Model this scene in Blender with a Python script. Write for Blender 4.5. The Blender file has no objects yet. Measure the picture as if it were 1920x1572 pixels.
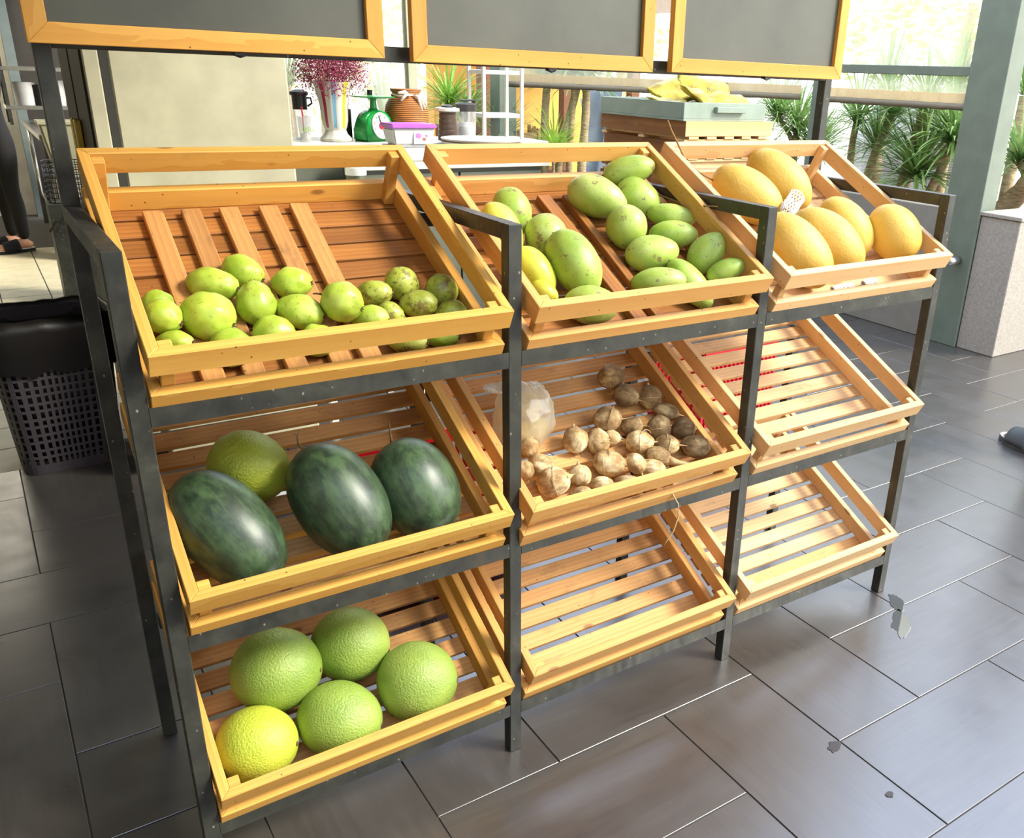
import bpy, bmesh, math, random
from mathutils import Vector, Matrix, noise as mnoise
random.seed(7)
C = bpy.context.scene.collection
SC = bpy.context.scene
PI = math.pi

# ------------------------------------------------------------------ camera
cam = bpy.data.cameras.new('camera')
co = bpy.data.objects.new('camera', cam)
C.objects.link(co)
co.location = (-0.1342, -1.44016, 1.48582)
co.rotation_euler = (1.17949, -0.03847, -0.60781)
cam.sensor_fit = 'HORIZONTAL'
cam.sensor_width = 36.0
cam.lens = 1654.418 / 1920 * 36.0
cam.shift_x = -178.4446 / 1920
cam.shift_y = 33.859 / 1920
cam.clip_start = 0.05
cam.clip_end = 200
SC.camera = co

# ------------------------------------------------------------------ sky, sun, exposure
w = bpy.data.worlds.new('sky')
SC.world = w
w.use_nodes = True
wn = w.node_tree.nodes
wl = w.node_tree.links
bg = wn['Background']
tc = wn.new('ShaderNodeTexCoord')
sep = wn.new('ShaderNodeSeparateXYZ')
rmp = wn.new('ShaderNodeValToRGB')
wl.new(tc.outputs['Generated'], sep.inputs[0])
wl.new(sep.outputs['Z'], rmp.inputs[0])
rmp.color_ramp.elements[0].position = 0.0
rmp.color_ramp.elements[0].color = (1.0, 0.98, 0.90, 1)
rmp.color_ramp.elements[1].position = 0.7
rmp.color_ramp.elements[1].color = (0.62, 0.74, 1.0, 1)
wl.new(rmp.outputs[0], bg.inputs[0])
bg.inputs[1].default_value = 4.2
sun = bpy.data.lights.new('sun', 'SUN')
so = bpy.data.objects.new('sun', sun)
C.objects.link(so)
SUN_EL, SUN_AZ = math.radians(39), math.radians(-42)
sd = Vector((math.cos(SUN_EL) * math.cos(SUN_AZ), math.cos(SUN_EL) * math.sin(SUN_AZ), math.sin(SUN_EL)))
so.rotation_euler = sd.to_track_quat('Z', 'Y').to_euler()
so.location = sd * 10
sun.energy = 6.6
sun.angle = math.radians(16)
sun.color = (1.0, 0.93, 0.80)
SC.view_settings.view_transform = 'Standard'
SC.view_settings.look = 'None'
SC.view_settings.gamma = 1
SC.view_settings.use_curve_mapping = False
SC.view_settings.exposure = -0.08
SC.cycles.use_denoising = True
SC.cycles.max_bounces = 8
SC.cycles.transparent_max_bounces = 24
SC.cycles.caustics_reflective = False
SC.cycles.caustics_refractive = False
SC.cycles.sample_clamp_indirect = 6.0

# ------------------------------------------------------------------ materials
def s2l(c):
    return tuple((v / 12.92 if v <= 0.04045 else ((v + 0.055) / 1.055) ** 2.4) for v in c)
def rgb(r, g, b):
    return s2l((r / 255, g / 255, b / 255)) + (1,)
class NT:
    def __init__(s, name):
        s.m = bpy.data.materials.new(name)
        s.m.use_nodes = True
        s.n = s.m.node_tree.nodes
        s.l = s.m.node_tree.links
        s.b = s.n['Principled BSDF']
        s._tc = None
    def add(s, t, **kw):
        x = s.n.new(t)
        for k, v in kw.items():
            setattr(x, k, v)
        return x
    def obj(s):
        if not s._tc:
            s._tc = s.add('ShaderNodeTexCoord')
        return s._tc.outputs['Object']
    def mapped(s, scale=(1, 1, 1), rand=0.0):
        mp = s.add('ShaderNodeMapping')
        mp.inputs['Scale'].default_value = scale
        s.l.new(s.obj(), mp.inputs['Vector'])
        if rand:
            oi = s.add('ShaderNodeObjectInfo')
            cv = s.add('ShaderNodeVectorMath', operation='SCALE')
            cx = s.add('ShaderNodeCombineXYZ')
            m2 = s.add('ShaderNodeMath', operation='MULTIPLY')
            m2.inputs[1].default_value = 7.31
            s.l.new(oi.outputs['Random'], cx.inputs[0])
            s.l.new(oi.outputs['Random'], m2.inputs[0])
            s.l.new(m2.outputs[0], cx.inputs[1])
            s.l.new(oi.outputs['Random'], cx.inputs[2])
            s.l.new(cx.outputs[0], cv.inputs[0])
            cv.inputs['Scale'].default_value = rand
            s.l.new(cv.outputs[0], mp.inputs['Location'])
        return mp.outputs[0]
    def noise(s, vec, scale=5, detail=4, rough=0.55, dist=0):
        x = s.add('ShaderNodeTexNoise')
        x.inputs['Scale'].default_value = scale
        x.inputs['Detail'].default_value = detail
        x.inputs['Roughness'].default_value = rough
        x.inputs['Distortion'].default_value = dist
        s.l.new(vec, x.inputs['Vector'])
        return x.outputs['Fac']
    def ramp(s, fac, stops, interp='LINEAR'):
        x = s.add('ShaderNodeValToRGB')
        x.color_ramp.interpolation = interp
        e = x.color_ramp.elements
        while len(e) < len(stops):
            e.new(0.5)
        for i, (p, c) in enumerate(stops):
            e[i].position = p
            e[i].color = c if len(c) == 4 else tuple(c) + (1,)
        s.l.new(fac, x.inputs[0])
        return x.outputs[0]
    def mix(s, fac, a, b, mode='MIX'):
        x = s.add('ShaderNodeMix', data_type='RGBA', blend_type=mode)
        for i, v in ((0, fac), (6, a), (7, b)):
            if isinstance(v, (int, float)):
                x.inputs[i].default_value = v
            elif isinstance(v, tuple):
                x.inputs[i].default_value = v
            else:
                s.l.new(v, x.inputs[i])
        return x.outputs[2]
    def base(s, v):
        if isinstance(v, tuple):
            s.b.inputs['Base Color'].default_value = v
        else:
            s.l.new(v, s.b.inputs['Base Color'])
    def rough(s, v):
        if isinstance(v, (int, float)):
            s.b.inputs['Roughness'].default_value = v
        else:
            s.l.new(v, s.b.inputs['Roughness'])
    def bump(s, h, strength=0.3, dist=0.002):
        x = s.add('ShaderNodeBump')
        x.inputs['Strength'].default_value = strength
        x.inputs['Distance'].default_value = dist
        s.l.new(h, x.inputs['Height'])
        s.l.new(x.outputs[0], s.b.inputs['Normal'])
    def set(s, **kw):
        for k, v in kw.items():
            s.b.inputs[k].default_value = v
        return s

BLK = (0, 0, 0, 1)
WHT = (1, 1, 1, 1)
def plain(name, col, rough=0.5, metal=0.0, **kw):
    t = NT(name)
    v = t.mapped((1, 1, 1))
    n = t.noise(v, 9, 3)
    d = tuple(c * 0.86 for c in col[:3]) + (1,)
    t.base(t.ramp(n, [(0.35, d), (0.65, col)]))
    t.rough(rough)
    t.set(Metallic=metal)
    for k, v in kw.items():
        t.b.inputs[k].default_value = v
    return t.m

def wood(name, light, dark, dirt=0.25, rough=0.5):
    t = NT(name)
    v = t.mapped((1, 1, 1), 3.0)
    v2 = t.mapped((0.35, 6, 6), 5.0)
    # growth rings along the board
    wv = t.add('ShaderNodeTexWave', wave_type='RINGS', rings_direction='X', wave_profile='SAW')
    wv.inputs['Scale'].default_value = 26
    wv.inputs['Distortion'].default_value = 3.2
    wv.inputs['Detail'].default_value = 2.5
    wv.inputs['Detail Scale'].default_value = 1.2
    mp = t.mapped((0.30, 1, 1), 0.9)
    t.l.new(mp, wv.inputs['Vector'])
    fine = t.noise(t.mapped((3, 160, 160), 4.0), 1.0, 5, 0.7)
    broad = t.noise(v2, 2.2, 3)
    g = t.mix(0.55, wv.outputs['Fac'], fine)
    col = t.ramp(g, [(0.15, light), (0.95, dark)])
    col = t.mix(t.ramp(broad, [(0.3, BLK), (0.75, (0.65, 0.65, 0.65))]), col, tuple(c * 0.80 for c in dark[:3]) + (1,))
    # knots
    vo = t.add('ShaderNodeTexVoronoi', feature='F1')
    vo.inputs['Scale'].default_value = 6.5
    t.l.new(t.mapped((0.8, 1.9, 1.9), 9.0), vo.inputs['Vector'])
    kn = t.ramp(vo.outputs['Distance'], [(0.055, WHT), (0.10, BLK)])
    col = t.mix(t.mix(1.0, kn, (0.62, 0.62, 0.62, 1), 'MULTIPLY'), col, rgb(92, 50, 24))
    # nail holes and grime specks
    vn = t.add('ShaderNodeTexVoronoi', feature='F1')
    vn.inputs['Scale'].default_value = 38
    t.l.new(t.mapped((1, 1, 1), 11.0), vn.inputs['Vector'])
    sp = t.ramp(vn.outputs['Distance'], [(0.045, (0.8, 0.8, 0.8)), (0.085, BLK)])
    col = t.mix(sp, col, rgb(60, 36, 20))
    dn = t.noise(t.mapped((2, 3.5, 3.5), 6.0), 5.0, 6, 0.65)
    dm = t.ramp(dn, [(0.60 - 0.1 * dirt, BLK), (0.85, (dirt * 1.8,) * 3)])
    col = t.mix(dm, col, rgb(78, 62, 50))
    oi = t.add('ShaderNodeObjectInfo')
    hv = t.add('ShaderNodeHueSaturation')
    mr = t.add('ShaderNodeMapRange')
    mr.inputs['To Min'].default_value = 0.84
    mr.inputs['To Max'].default_value = 1.13
    t.l.new(oi.outputs['Random'], mr.inputs['Value'])
    t.l.new(mr.outputs[0], hv.inputs['Value'])
    t.l.new(col, hv.inputs['Color'])
    t.base(hv.outputs[0])
    t.rough(rough)
    t.set(**{'Specular IOR Level': 0.35})
    t.bump(fine, 0.25, 0.0012)
    return t.m

M = {}
M['wood'] = wood('pine_warm_light', rgb(228, 178, 92), rgb(202, 142, 58), 0.12)  # left-bay pine, warm light and vignetting put into its colour
M['wood_pale'] = wood('pine_haze', rgb(238, 200, 146), rgb(216, 168, 110), 0.12)  # same pine, bright haze on the right put into its colour
M['slat_stained'] = wood('pine_slat_stained', rgb(206, 154, 90), rgb(172, 116, 60), 0.60, 0.65)
M['wood_mid'] = wood('pine_half_haze', rgb(232, 180, 108), rgb(206, 146, 74), 0.12)  # same pine for the middle bay, part of the haze in its colour
M['slat'] = wood('pine_slat_worn', rgb(232, 184, 118), rgb(202, 142, 82), 0.40, 0.6)
M['slat_dark'] = wood('pine_slat_brown_shade', rgb(176, 118, 56), rgb(130, 78, 34), 0.30, 0.55)  # brown pine, darkened further for the shade inside the guava crate
M['slat_pale'] = wood('pine_slat_haze', rgb(236, 202, 150), rgb(212, 166, 112), 0.38, 0.6)  # slat colour washed out for the haze on the right
M['slat_red'] = wood('red_brown_slat', rgb(180, 92, 62), rgb(140, 62, 42), 0.22, 0.5)
M['board_frame'] = wood('pine_frame', rgb(226, 174, 88), rgb(200, 138, 54), 0.05)

t = NT('black_steel')
v = t.mapped((1, 1, 1), 2.0)
n1 = t.noise(v, 14, 6, 0.65)
n2 = t.noise(t.mapped((1, 1, 0.25), 3.0), 60, 3, 0.6)
c = t.ramp(n1, [(0.35, rgb(32, 33, 29)), (0.62, rgb(54, 55, 47)), (0.78, rgb(86, 83, 70))])
sp = t.add('ShaderNodeTexVoronoi')
sp.inputs['Scale'].default_value = 46
t.l.new(t.mapped((1, 1, 0.7), 8.0), sp.inputs['Vector'])
chip = t.ramp(sp.outputs['Distance'], [(0.05, (0.75, 0.75, 0.75)), (0.11, BLK)])
c = t.mix(chip, c, rgb(150, 142, 124))
rst = t.ramp(t.noise(t.mapped((1, 1, 1), 6.0), 9, 5), [(0.66, BLK), (0.80, (0.6, 0.6, 0.6))])
c = t.mix(rst, c, rgb(96, 72, 54))
t.base(c)
t.rough(t.ramp(n2, [(0.3, (0.38,) * 3), (0.7, (0.55,) * 3)]))
t.bump(n1, 0.15, 0.001)
M['steel'] = t.m

t = NT('floor_tile')
v = t.mapped((1, 1, 1), 9.0)
st = t.noise(t.mapped((2.0, 26, 1), 6.0), 3.2, 5, 0.65)
bl = t.noise(v, 3.0, 5)
c = t.ramp(st, [(0.25, rgb(54, 51, 47)), (0.75, rgb(74, 70, 64))])
c = t.mix(t.ramp(bl, [(0.35, BLK), (0.8, (0.5,) * 3)]), c, rgb(62, 56, 48))
oi = t.add('ShaderNodeObjectInfo')
hv = t.add('ShaderNodeHueSaturation')
mr = t.add('ShaderNodeMapRange')
mr.inputs['To Min'].default_value = 0.90
mr.inputs['To Max'].default_value = 1.08
t.l.new(oi.outputs['Random'], mr.inputs['Value'])
t.l.new(mr.outputs[0], hv.inputs['Value'])
t.l.new(c, hv.inputs['Color'])
vs = t.add('ShaderNodeTexVoronoi')
vs.inputs['Scale'].default_value = 11
t.l.new(t.mapped((1, 1, 1), 13.0), vs.inputs['Vector'])
sp = t.ramp(vs.outputs['Distance'], [(0.022, (0.7,) * 3), (0.035, BLK)])
c = t.mix(sp, hv.outputs[0], rgb(52, 48, 44))
t.base(c)
t.rough(t.ramp(t.noise(v, 7, 4), [(0.3, (0.27,) * 3), (0.7, (0.37,) * 3)]))
t.set(**{'Specular IOR Level': 1.0, 'IOR': 1.8})
t.bump(st, 0.10, 0.0012)
M['tile'] = t.m

M['grout'] = plain('tile_grout', rgb(72, 68, 62), 0.9)
M['cream_tile'] = plain('cream_tile', rgb(206, 196, 160), 0.45)
M['white_wall'] = plain('white_plaster', rgb(240, 232, 212), 0.8)
M['ceiling'] = plain('ceiling_board', rgb(92, 82, 66), 0.8)
M['grey_wall'] = plain('grey_render', rgb(138, 132, 118), 0.85)
M['outside_ground'] = plain('pale_ground', rgb(226, 214, 190), 0.9)

t = NT('planter_render')
n = t.noise(t.mapped((1, 1, 1)), 70, 4, 0.7)
t.base(t.ramp(n, [(0.3, rgb(144, 136, 124)), (0.7, rgb(172, 164, 150))]))
t.rough(0.9)
t.bump(n, 0.4, 0.003)
M['planter'] = t.m

M['pillar'] = plain('grey_green_steel', rgb(112, 122, 106), 0.42)
M['black_paint'] = plain('black_plastic', rgb(22, 22, 22), 0.4)
M['dark_grey'] = plain('dark_grey_plastic', rgb(58, 54, 50), 0.45)
M['white_plastic'] = plain('white_plastic', rgb(208, 207, 202), 0.35)
M['white_metal'] = plain('white_metal', rgb(222, 220, 204), 0.35)
M['fridge_white'] = plain('fridge_white', rgb(192, 188, 158), 0.22)
M['gasket'] = plain('gasket_grey', rgb(52, 52, 44), 0.6)
M['counter_white'] = plain('counter_white', rgb(206, 203, 192), 0.3)
M['counter_green'] = plain('counter_grey_green', rgb(96, 100, 84), 0.5)
M['purple'] = plain('purple_lid', rgb(178, 92, 190), 0.35)
M['green_enamel'] = plain('green_enamel', rgb(28, 148, 62), 0.25)
M['red'] = plain('red_plastic', rgb(206, 22, 42), 0.35)
M['red_dot'] = plain('pink_white_print', rgb(238, 190, 190), 0.6)
M['plate'] = plain('grey_stoneware', rgb(196, 188, 172), 0.35)
M['plate_rim'] = plain('white_stoneware', rgb(226, 220, 206), 0.3)
M['tray'] = plain('sage_tray', rgb(142, 156, 138), 0.45)
M['steel_bright'] = plain('stainless', rgb(190, 188, 180), 0.25, 0.9)
M['tumbler'] = plain('brown_tumbler', rgb(84, 66, 54), 0.4)
M['cork'] = plain('cork', rgb(178, 146, 96), 0.8)
M['ribbon'] = plain('cream_ribbon', rgb(228, 214, 190), 0.8)
M['foam'] = plain('foam_net', rgb(236, 232, 222), 0.85)
M['brown'] = plain('brown_wood', rgb(112, 66, 34), 0.6)
M['ochre_wall'] = plain('ochre_wall', rgb(232, 176, 86), 0.8)
M['yellow'] = plain('yellow_sign', rgb(232, 164, 26), 0.5)
M['twig'] = plain('dry_twig', rgb(142, 112, 66), 0.8)
M['twig_green'] = plain('green_twig', rgb(112, 112, 46), 0.7)
M['calyx'] = plain('brown_calyx', rgb(92, 66, 38), 0.9)
M['bin'] = plain('grey_violet_bin', rgb(66, 61, 66), 0.45)
M['bag_black'] = plain('black_bag', rgb(16, 14, 12), 0.35)
M['skin'] = plain('skin', rgb(202, 148, 118), 0.55)
M['hair'] = plain('black_hair', rgb(24, 20, 18), 0.6)
M['cloth_black'] = plain('black_cloth', rgb(20, 18, 18), 0.85)
M['cloth_grey'] = plain('grey_cloth', rgb(92, 94, 98), 0.85)
M['sandal'] = plain('grey_sandal', rgb(78, 84, 82), 0.6)
M['insole'] = plain('pale_insole', rgb(220, 216, 206), 0.7)
M['tarp'] = plain('white_sheet', rgb(222, 218, 216), 0.8)
M['tarp_blue'] = plain('blue_grey_sheet', rgb(186, 194, 208), 0.8)
M['soil'] = plain('soil', rgb(150, 132, 104), 0.95)
M['printed_ink'] = plain('dark_ink', rgb(60, 60, 66), 0.6)
M['lime_ink'] = plain('lime_ink', rgb(130, 180, 40), 0.5)
M['pink_ink'] = plain('pink_ink', rgb(214, 120, 180), 0.5)
M['brown_ink'] = plain('brown_ink', rgb(170, 110, 90), 0.5)

t = NT('chalkboard')
n = t.noise(t.mapped((1, 1, 1), 4.0), 4, 6, 0.6)
t.base(t.ramp(n, [(0.35, rgb(56, 57, 44)), (0.7, rgb(74, 75, 60))]))
t.rough(0.48)
t.set(**{'Specular IOR Level': 0.8})
M['chalkboard'] = t.m

t = NT('trunk_bark')
n = t.noise(t.mapped((1, 1, 5)), 18, 4, 0.6)
t.base(t.ramp(n, [(0.3, rgb(134, 112, 84)), (0.7, rgb(196, 172, 134))]))
t.rough(0.9)
t.bump(n, 0.5, 0.01)
M['bark'] = t.m

def leaf_mat(name, a, b):
    t = NT(name)
    oi = t.noise(t.mapped((1, 1, 1)), 4.0, 3)
    col = t.ramp(oi, [(0.35, a), (0.65, b)])
    t.base(col)
    t.rough(0.4)
    tr = t.add('ShaderNodeBsdfTranslucent')
    t.l.new(col, tr.inputs[0])
    mx = t.add('ShaderNodeMixShader')
    mx.inputs[0].default_value = 0.35
    out = t.n['Material Output']
    t.l.new(t.b.outputs[0], mx.inputs[1])
    t.l.new(tr.outputs[0], mx.inputs[2])
    t.l.new(mx.outputs[0], out.inputs[0])
    return t.m
M['leaf'] = leaf_mat('dracaena_leaf', rgb(92, 132, 64), rgb(166, 194, 118))
M['leaf_light'] = leaf_mat('bright_leaf', rgb(104, 150, 36), rgb(176, 208, 92))
M['foliage'] = leaf_mat('tree_foliage', rgb(120, 150, 40), rgb(214, 224, 120))

def glassy(name, col, rough, trans_fac, gloss=0.12):
    """thin clear sheet: see-through, with a share of diffuse haze and a weak gloss"""
    t = NT(name)
    tp = t.add('ShaderNodeBsdfTransparent')
    tl = t.add('ShaderNodeBsdfTranslucent')
    df = t.add('ShaderNodeBsdfDiffuse')
    gl = t.add('ShaderNodeBsdfGlossy')
    gl.inputs['Roughness'].default_value = rough
    n = t.noise(t.mapped((3, 3, 0.7)), 3.0, 6, 0.65)
    cc = t.ramp(n, [(0.3, tuple(v * 0.9 for v in col[:3]) + (1,)), (0.7, col)])
    for x in (tl, df):
        t.l.new(cc, x.inputs[0])
    a = t.add('ShaderNodeMixShader')
    a.inputs[0].default_value = 0.5
    t.l.new(tl.outputs[0], a.inputs[1])
    t.l.new(df.outputs[0], a.inputs[2])
    b = t.add('ShaderNodeMixShader')
    hz = t.ramp(n, [(0.3, ((1 - trans_fac) * 0.7,) * 3), (0.75, ((1 - trans_fac) * 1.25,) * 3)])
    t.l.new(hz, b.inputs[0])
    t.l.new(tp.outputs[0], b.inputs[1])
    t.l.new(a.outputs[0], b.inputs[2])
    c_ = t.add('ShaderNodeMixShader')
    c_.inputs[0].default_value = gloss
    t.l.new(b.outputs[0], c_.inputs[1])
    t.l.new(gl.outputs[0], c_.inputs[2])
    t.l.new(c_.outputs[0], t.n['Material Output'].inputs[0])
    return t.m
M['blind'] = glassy('clear_plastic_blind', rgb(238, 236, 214), 0.2, 0.58, 0.05)
M['pane'] = glassy('window_glass', rgb(240, 240, 220), 0.05, 0.72, 0.06)
M['clear'] = glassy('clear_plastic', rgb(240, 240, 236), 0.08, 0.70, 0.12)
M['bag'] = glassy('plastic_bag', rgb(248, 244, 224), 0.15, 0.38, 0.10)
M['fridge_glass'] = plain('dark_fridge_glass', rgb(60, 56, 40), 0.5, **{'Specular IOR Level': 0.1})

def fruit_mat(name, stops, nscale, bscale, bstr, bdist, rough=0.4, spots=None, bands=None, bdetail=2, brough=0.5, sss=0.0):
    t = NT(name)
    v = t.mapped((1, 1, 1), 4.0)
    n = t.noise(v, nscale, 5, 0.6)
    col = t.ramp(n, stops)
    if bands:
        nb = t.noise(t.mapped((0.25, 1, 1), 4.0), bands[0], 5, 0.7)
        col = t.mix(t.ramp(nb, [(0.45, BLK), (0.62, (bands[2],) * 3)]), col, bands[1])
    if spots:
        for sc, lo, hi, c in spots:
            sn = t.noise(t.mapped((1, 1, 1), 8.0), sc, 5, 0.7)
            col = t.mix(t.ramp(sn, [(lo, BLK), (hi, (0.85,) * 3)]), col, c)
    oi = t.add('ShaderNodeObjectInfo')
    hv = t.add('ShaderNodeHueSaturation')
    mr = t.add('ShaderNodeMapRange')
    mr.inputs['To Min'].default_value = 0.88
    mr.inputs['To Max'].default_value = 1.12
    t.l.new(oi.outputs['Random'], mr.inputs['Value'])
    t.l.new(mr.outputs[0], hv.inputs['Value'])
    t.l.new(col, hv.inputs['Color'])
    t.base(hv.outputs[0])
    t.rough(rough)
    bn = t.noise(t.mapped((1, 1, 1), 2.0), bscale, bdetail, brough)
    t.bump(bn, bstr, bdist)
    return t.m
M['guava'] = fruit_mat('guava_skin', [(0.3, rgb(138, 164, 42)), (0.55, rgb(170, 190, 66)), (0.75, rgb(198, 208, 104))], 14, 90, 0.25, 0.002, 0.38,
                       [(130, 0.60, 0.66, rgb(126, 124, 50)), (45, 0.60, 0.66, rgb(150, 150, 60))])
M['guava_ripe'] = fruit_mat('guava_skin_bruised', [(0.3, rgb(128, 140, 44)), (0.5, rgb(164, 172, 62)), (0.7, rgb(190, 190, 98))], 20, 90, 0.25, 0.002, 0.4,
                            [(45, 0.54, 0.62, rgb(116, 96, 44)), (120, 0.58, 0.64, rgb(84, 64, 34))])
M['mango'] = fruit_mat('green_mango_skin', [(0.3, rgb(132, 160, 56)), (0.5, rgb(162, 184, 80)), (0.72, rgb(190, 202, 118))], 9, 60, 0.2, 0.002, 0.42,
                       [(30, 0.61, 0.645, rgb(126, 102, 66)), (170, 0.60, 0.66, rgb(104, 96, 52))])
M['mango_yellow'] = fruit_mat('yellow_green_mango_skin', [(0.3, rgb(172, 178, 46)), (0.55, rgb(206, 204, 70)), (0.75, rgb(214, 216, 120))], 9, 60, 0.2, 0.002, 0.42,
                              [(150, 0.61, 0.67, rgb(116, 108, 54))])
M['mango_bruise'] = plain('bruise', rgb(104, 82, 58), 0.8)
M['melon'] = fruit_mat('yellow_melon_skin', [(0.3, rgb(196, 156, 56)), (0.55, rgb(210, 174, 78)), (0.75, rgb(222, 192, 108))], 8, 130, 0.40, 0.003, 0.5,
                       None, None, 3, 0.6)
M['watermelon'] = fruit_mat('watermelon_rind', [(0.3, rgb(32, 45, 30)), (0.5, rgb(44, 60, 40)), (0.7, rgb(64, 84, 54))], 34, 50, 0.05, 0.001, 0.40,
                            [(60, 0.72, 0.78, rgb(150, 150, 100))], (46, rgb(78, 102, 64), 0.6))
M['pomelo'] = fruit_mat('pomelo_rind', [(0.3, rgb(122, 148, 56)), (0.55, rgb(146, 168, 72)), (0.75, rgb(172, 186, 90))], 6, 240, 0.8, 0.0028, 0.42,
                        [(120, 0.70, 0.78, rgb(100, 110, 40))], None, 2, 0.5)
M['pomelo_yellow'] = fruit_mat('pomelo_rind_yellowing', [(0.3, rgb(150, 164, 40)), (0.55, rgb(174, 184, 58)), (0.75, rgb(194, 190, 70))], 5, 240, 0.8, 0.0028, 0.42,
                               [(120, 0.70, 0.78, rgb(120, 112, 40))], None, 2, 0.5)
M['jicama'] = fruit_mat('yam_bean_skin', [(0.38, rgb(156, 122, 76)), (0.5, rgb(204, 174, 122)), (0.62, rgb(236, 220, 176))], 26, 120, 0.5, 0.002, 0.75,
                        [(40, 0.62, 0.72, rgb(112, 84, 50))], (60, rgb(128, 98, 58), 0.7))
M['jicama_root'] = plain('yam_bean_root', rgb(196, 168, 118), 0.8)
M['jicama_brown'] = fruit_mat('yam_bean_skin_brown', [(0.38, rgb(120, 94, 60)), (0.5, rgb(160, 132, 88)), (0.62, rgb(206, 182, 130))], 22, 120, 0.5, 0.002, 0.78,
                              [(40, 0.60, 0.70, rgb(92, 68, 40))], (60, rgb(100, 74, 42), 0.7))

t = NT('rattan_weave')
wv = t.add('ShaderNodeTexWave', bands_direction='Z')
wv.inputs['Scale'].default_value = 34
wv.inputs['Distortion'].default_value = 1.0
t.l.new(t.mapped((1, 1, 1)), wv.inputs['Vector'])
t.base(t.ramp(wv.outputs['Fac'], [(0.15, rgb(120, 66, 24)), (0.6, rgb(196, 124, 58))]))
t.rough(0.55)
t.bump(wv.outputs['Fac'], 0.8, 0.006)
M['rattan'] = t.m

t = NT('striped_vase')
at = t.add('ShaderNodeTexCoord')
sx = t.add('ShaderNodeSeparateXYZ')
t.l.new(at.outputs['Object'], sx.inputs[0])
an = t.add('ShaderNodeMath', operation='ARCTAN2')
t.l.new(sx.outputs[1], an.inputs[0])
t.l.new(sx.outputs[0], an.inputs[1])
mr = t.add('ShaderNodeMapRange')
mr.inputs['From Min'].default_value = -PI
mr.inputs['From Max'].default_value = PI
t.l.new(an.outputs[0], mr.inputs['Value'])
W_ = rgb(196, 194, 180)
st = []
cols = [rgb(150, 44, 58), rgb(112, 160, 184), rgb(196, 186, 36)]
p = 0.0
for i in range(9):
    st += [(p, W_), (p + 0.072, cols[i % 3])]
    p += 1 / 9
stripe = t.ramp(mr.outputs[0], st[:18], 'CONSTANT')
zr = t.ramp(sx.outputs[2], [(0.0, BLK), (0.062, BLK), (0.07, WHT)])
t.base(t.mix(zr, W_, stripe))
t.rough(0.2)
M['vase'] = t.m
M['flower'] = plain('dried_flower_plum', rgb(150, 48, 84), 0.8)
M['flower_pale'] = plain('dried_flower_pink', rgb(206, 126, 142), 0.8)

t = NT('golden_packet')
n = t.noise(t.mapped((1, 1, 1), 5.0), 16, 3)
t.base(t.ramp(n, [(0.35, rgb(140, 118, 22)), (0.65, rgb(192, 170, 48))]))
t.rough(0.28)
t.set(Metallic=0.35)
t.bump(t.noise(t.mapped((1, 1, 1), 3.0), 60, 3), 0.4, 0.004)
M['packet'] = t.m

t = NT('yellow_fruit')
t.base(rgb(236, 206, 84))
t.rough(0.4)
M['yellow_fruit'] = t.m

# ------------------------------------------------------------------ geometry helpers
def link(name, me, m=None, parent=None, loc=None, rot=None, mw=None):
    o = bpy.data.objects.new(name, me)
    C.objects.link(o)
    if m is not None and me is not None and not me.materials:
        me.materials.append(m)
    if parent is not None:
        o.parent = parent
    if mw is not None:
        o.matrix_local = mw
    if loc is not None:
        o.location = loc
    if rot is not None:
        o.rotation_euler = rot
    return o
def tag(o, label, cat, group=None, kind=None):
    o['label'] = label
    o['category'] = cat
    if group:
        o['group'] = group
    if kind:
        o['kind'] = kind
    return o
def thing(name, label, cat, loc=(0, 0, 0), rotz=0, group=None):
    o = bpy.data.objects.new(name, None)
    o.empty_display_size = 0.05
    C.objects.link(o)
    o.location = loc
    o.rotation_euler = (0, 0, rotz)
    return tag(o, label, cat, group)
def struct(o):
    o['kind'] = 'structure'
    return o
def bm_mesh(bm, name, smooth=False, bevel=0.0, seg=1):
    if bevel:
        bmesh.ops.bevel(bm, geom=list(bm.edges), offset=bevel, segments=seg, affect='EDGES', clamp_overlap=True)
    bmesh.ops.recalc_face_normals(bm, faces=bm.faces)
    me = bpy.data.meshes.new(name)
    bm.to_mesh(me)
    bm.free()
    if smooth:
        for p in me.polygons:
            p.use_smooth = True
    return me
def add_box(bm, x0, x1, y0, y1, z0, z1, mw=None):
    vs = [bm.verts.new((x, y, z)) for z in (z0, z1) for y in (y0, y1) for x in (x0, x1)]
    for f in ((0, 1, 3, 2), (4, 6, 7, 5), (0, 4, 5, 1), (1, 5, 7, 3), (3, 7, 6, 2), (2, 6, 4, 0)):
        bm.faces.new([vs[i] for i in f])
    if mw is not None:
        bmesh.ops.transform(bm, matrix=mw, verts=vs)
    return vs
def box(name, x0, x1, y0, y1, z0, z1, m, parent=None, bevel=0.0, centre=True):
    """box whose object origin is its own centre"""
    c = Vector(((x0 + x1) / 2, (y0 + y1) / 2, (z0 + z1) / 2)) if centre else Vector((0, 0, 0))
    bm = bmesh.new()
    add_box(bm, x0 - c.x, x1 - c.x, y0 - c.y, y1 - c.y, z0 - c.z, z1 - c.z)
    return link(name, bm_mesh(bm, name, bevel=bevel), m, parent, loc=c)
def add_lathe(bm, prof, n=32, cx=0, cy=0, cz=0, jit=None):
    rings = []
    for r, z in prof:
        ring = []
        for i in range(n):
            a = 2 * PI * i / n
            rr = r * (jit(a, z) if jit else 1)
            ring.append(bm.verts.new((cx + rr * math.cos(a), cy + rr * math.sin(a), cz + z)))
        rings.append(ring)
    for a, b in zip(rings, rings[1:]):
        for i in range(n):
            bm.faces.new((a[i], a[(i + 1) % n], b[(i + 1) % n], b[i]))
    for ring, rev in ((rings[0], True), (rings[-1], False)):
        try:
            bm.faces.new(list(reversed(ring)) if rev else ring)
        except ValueError:
            pass
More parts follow.
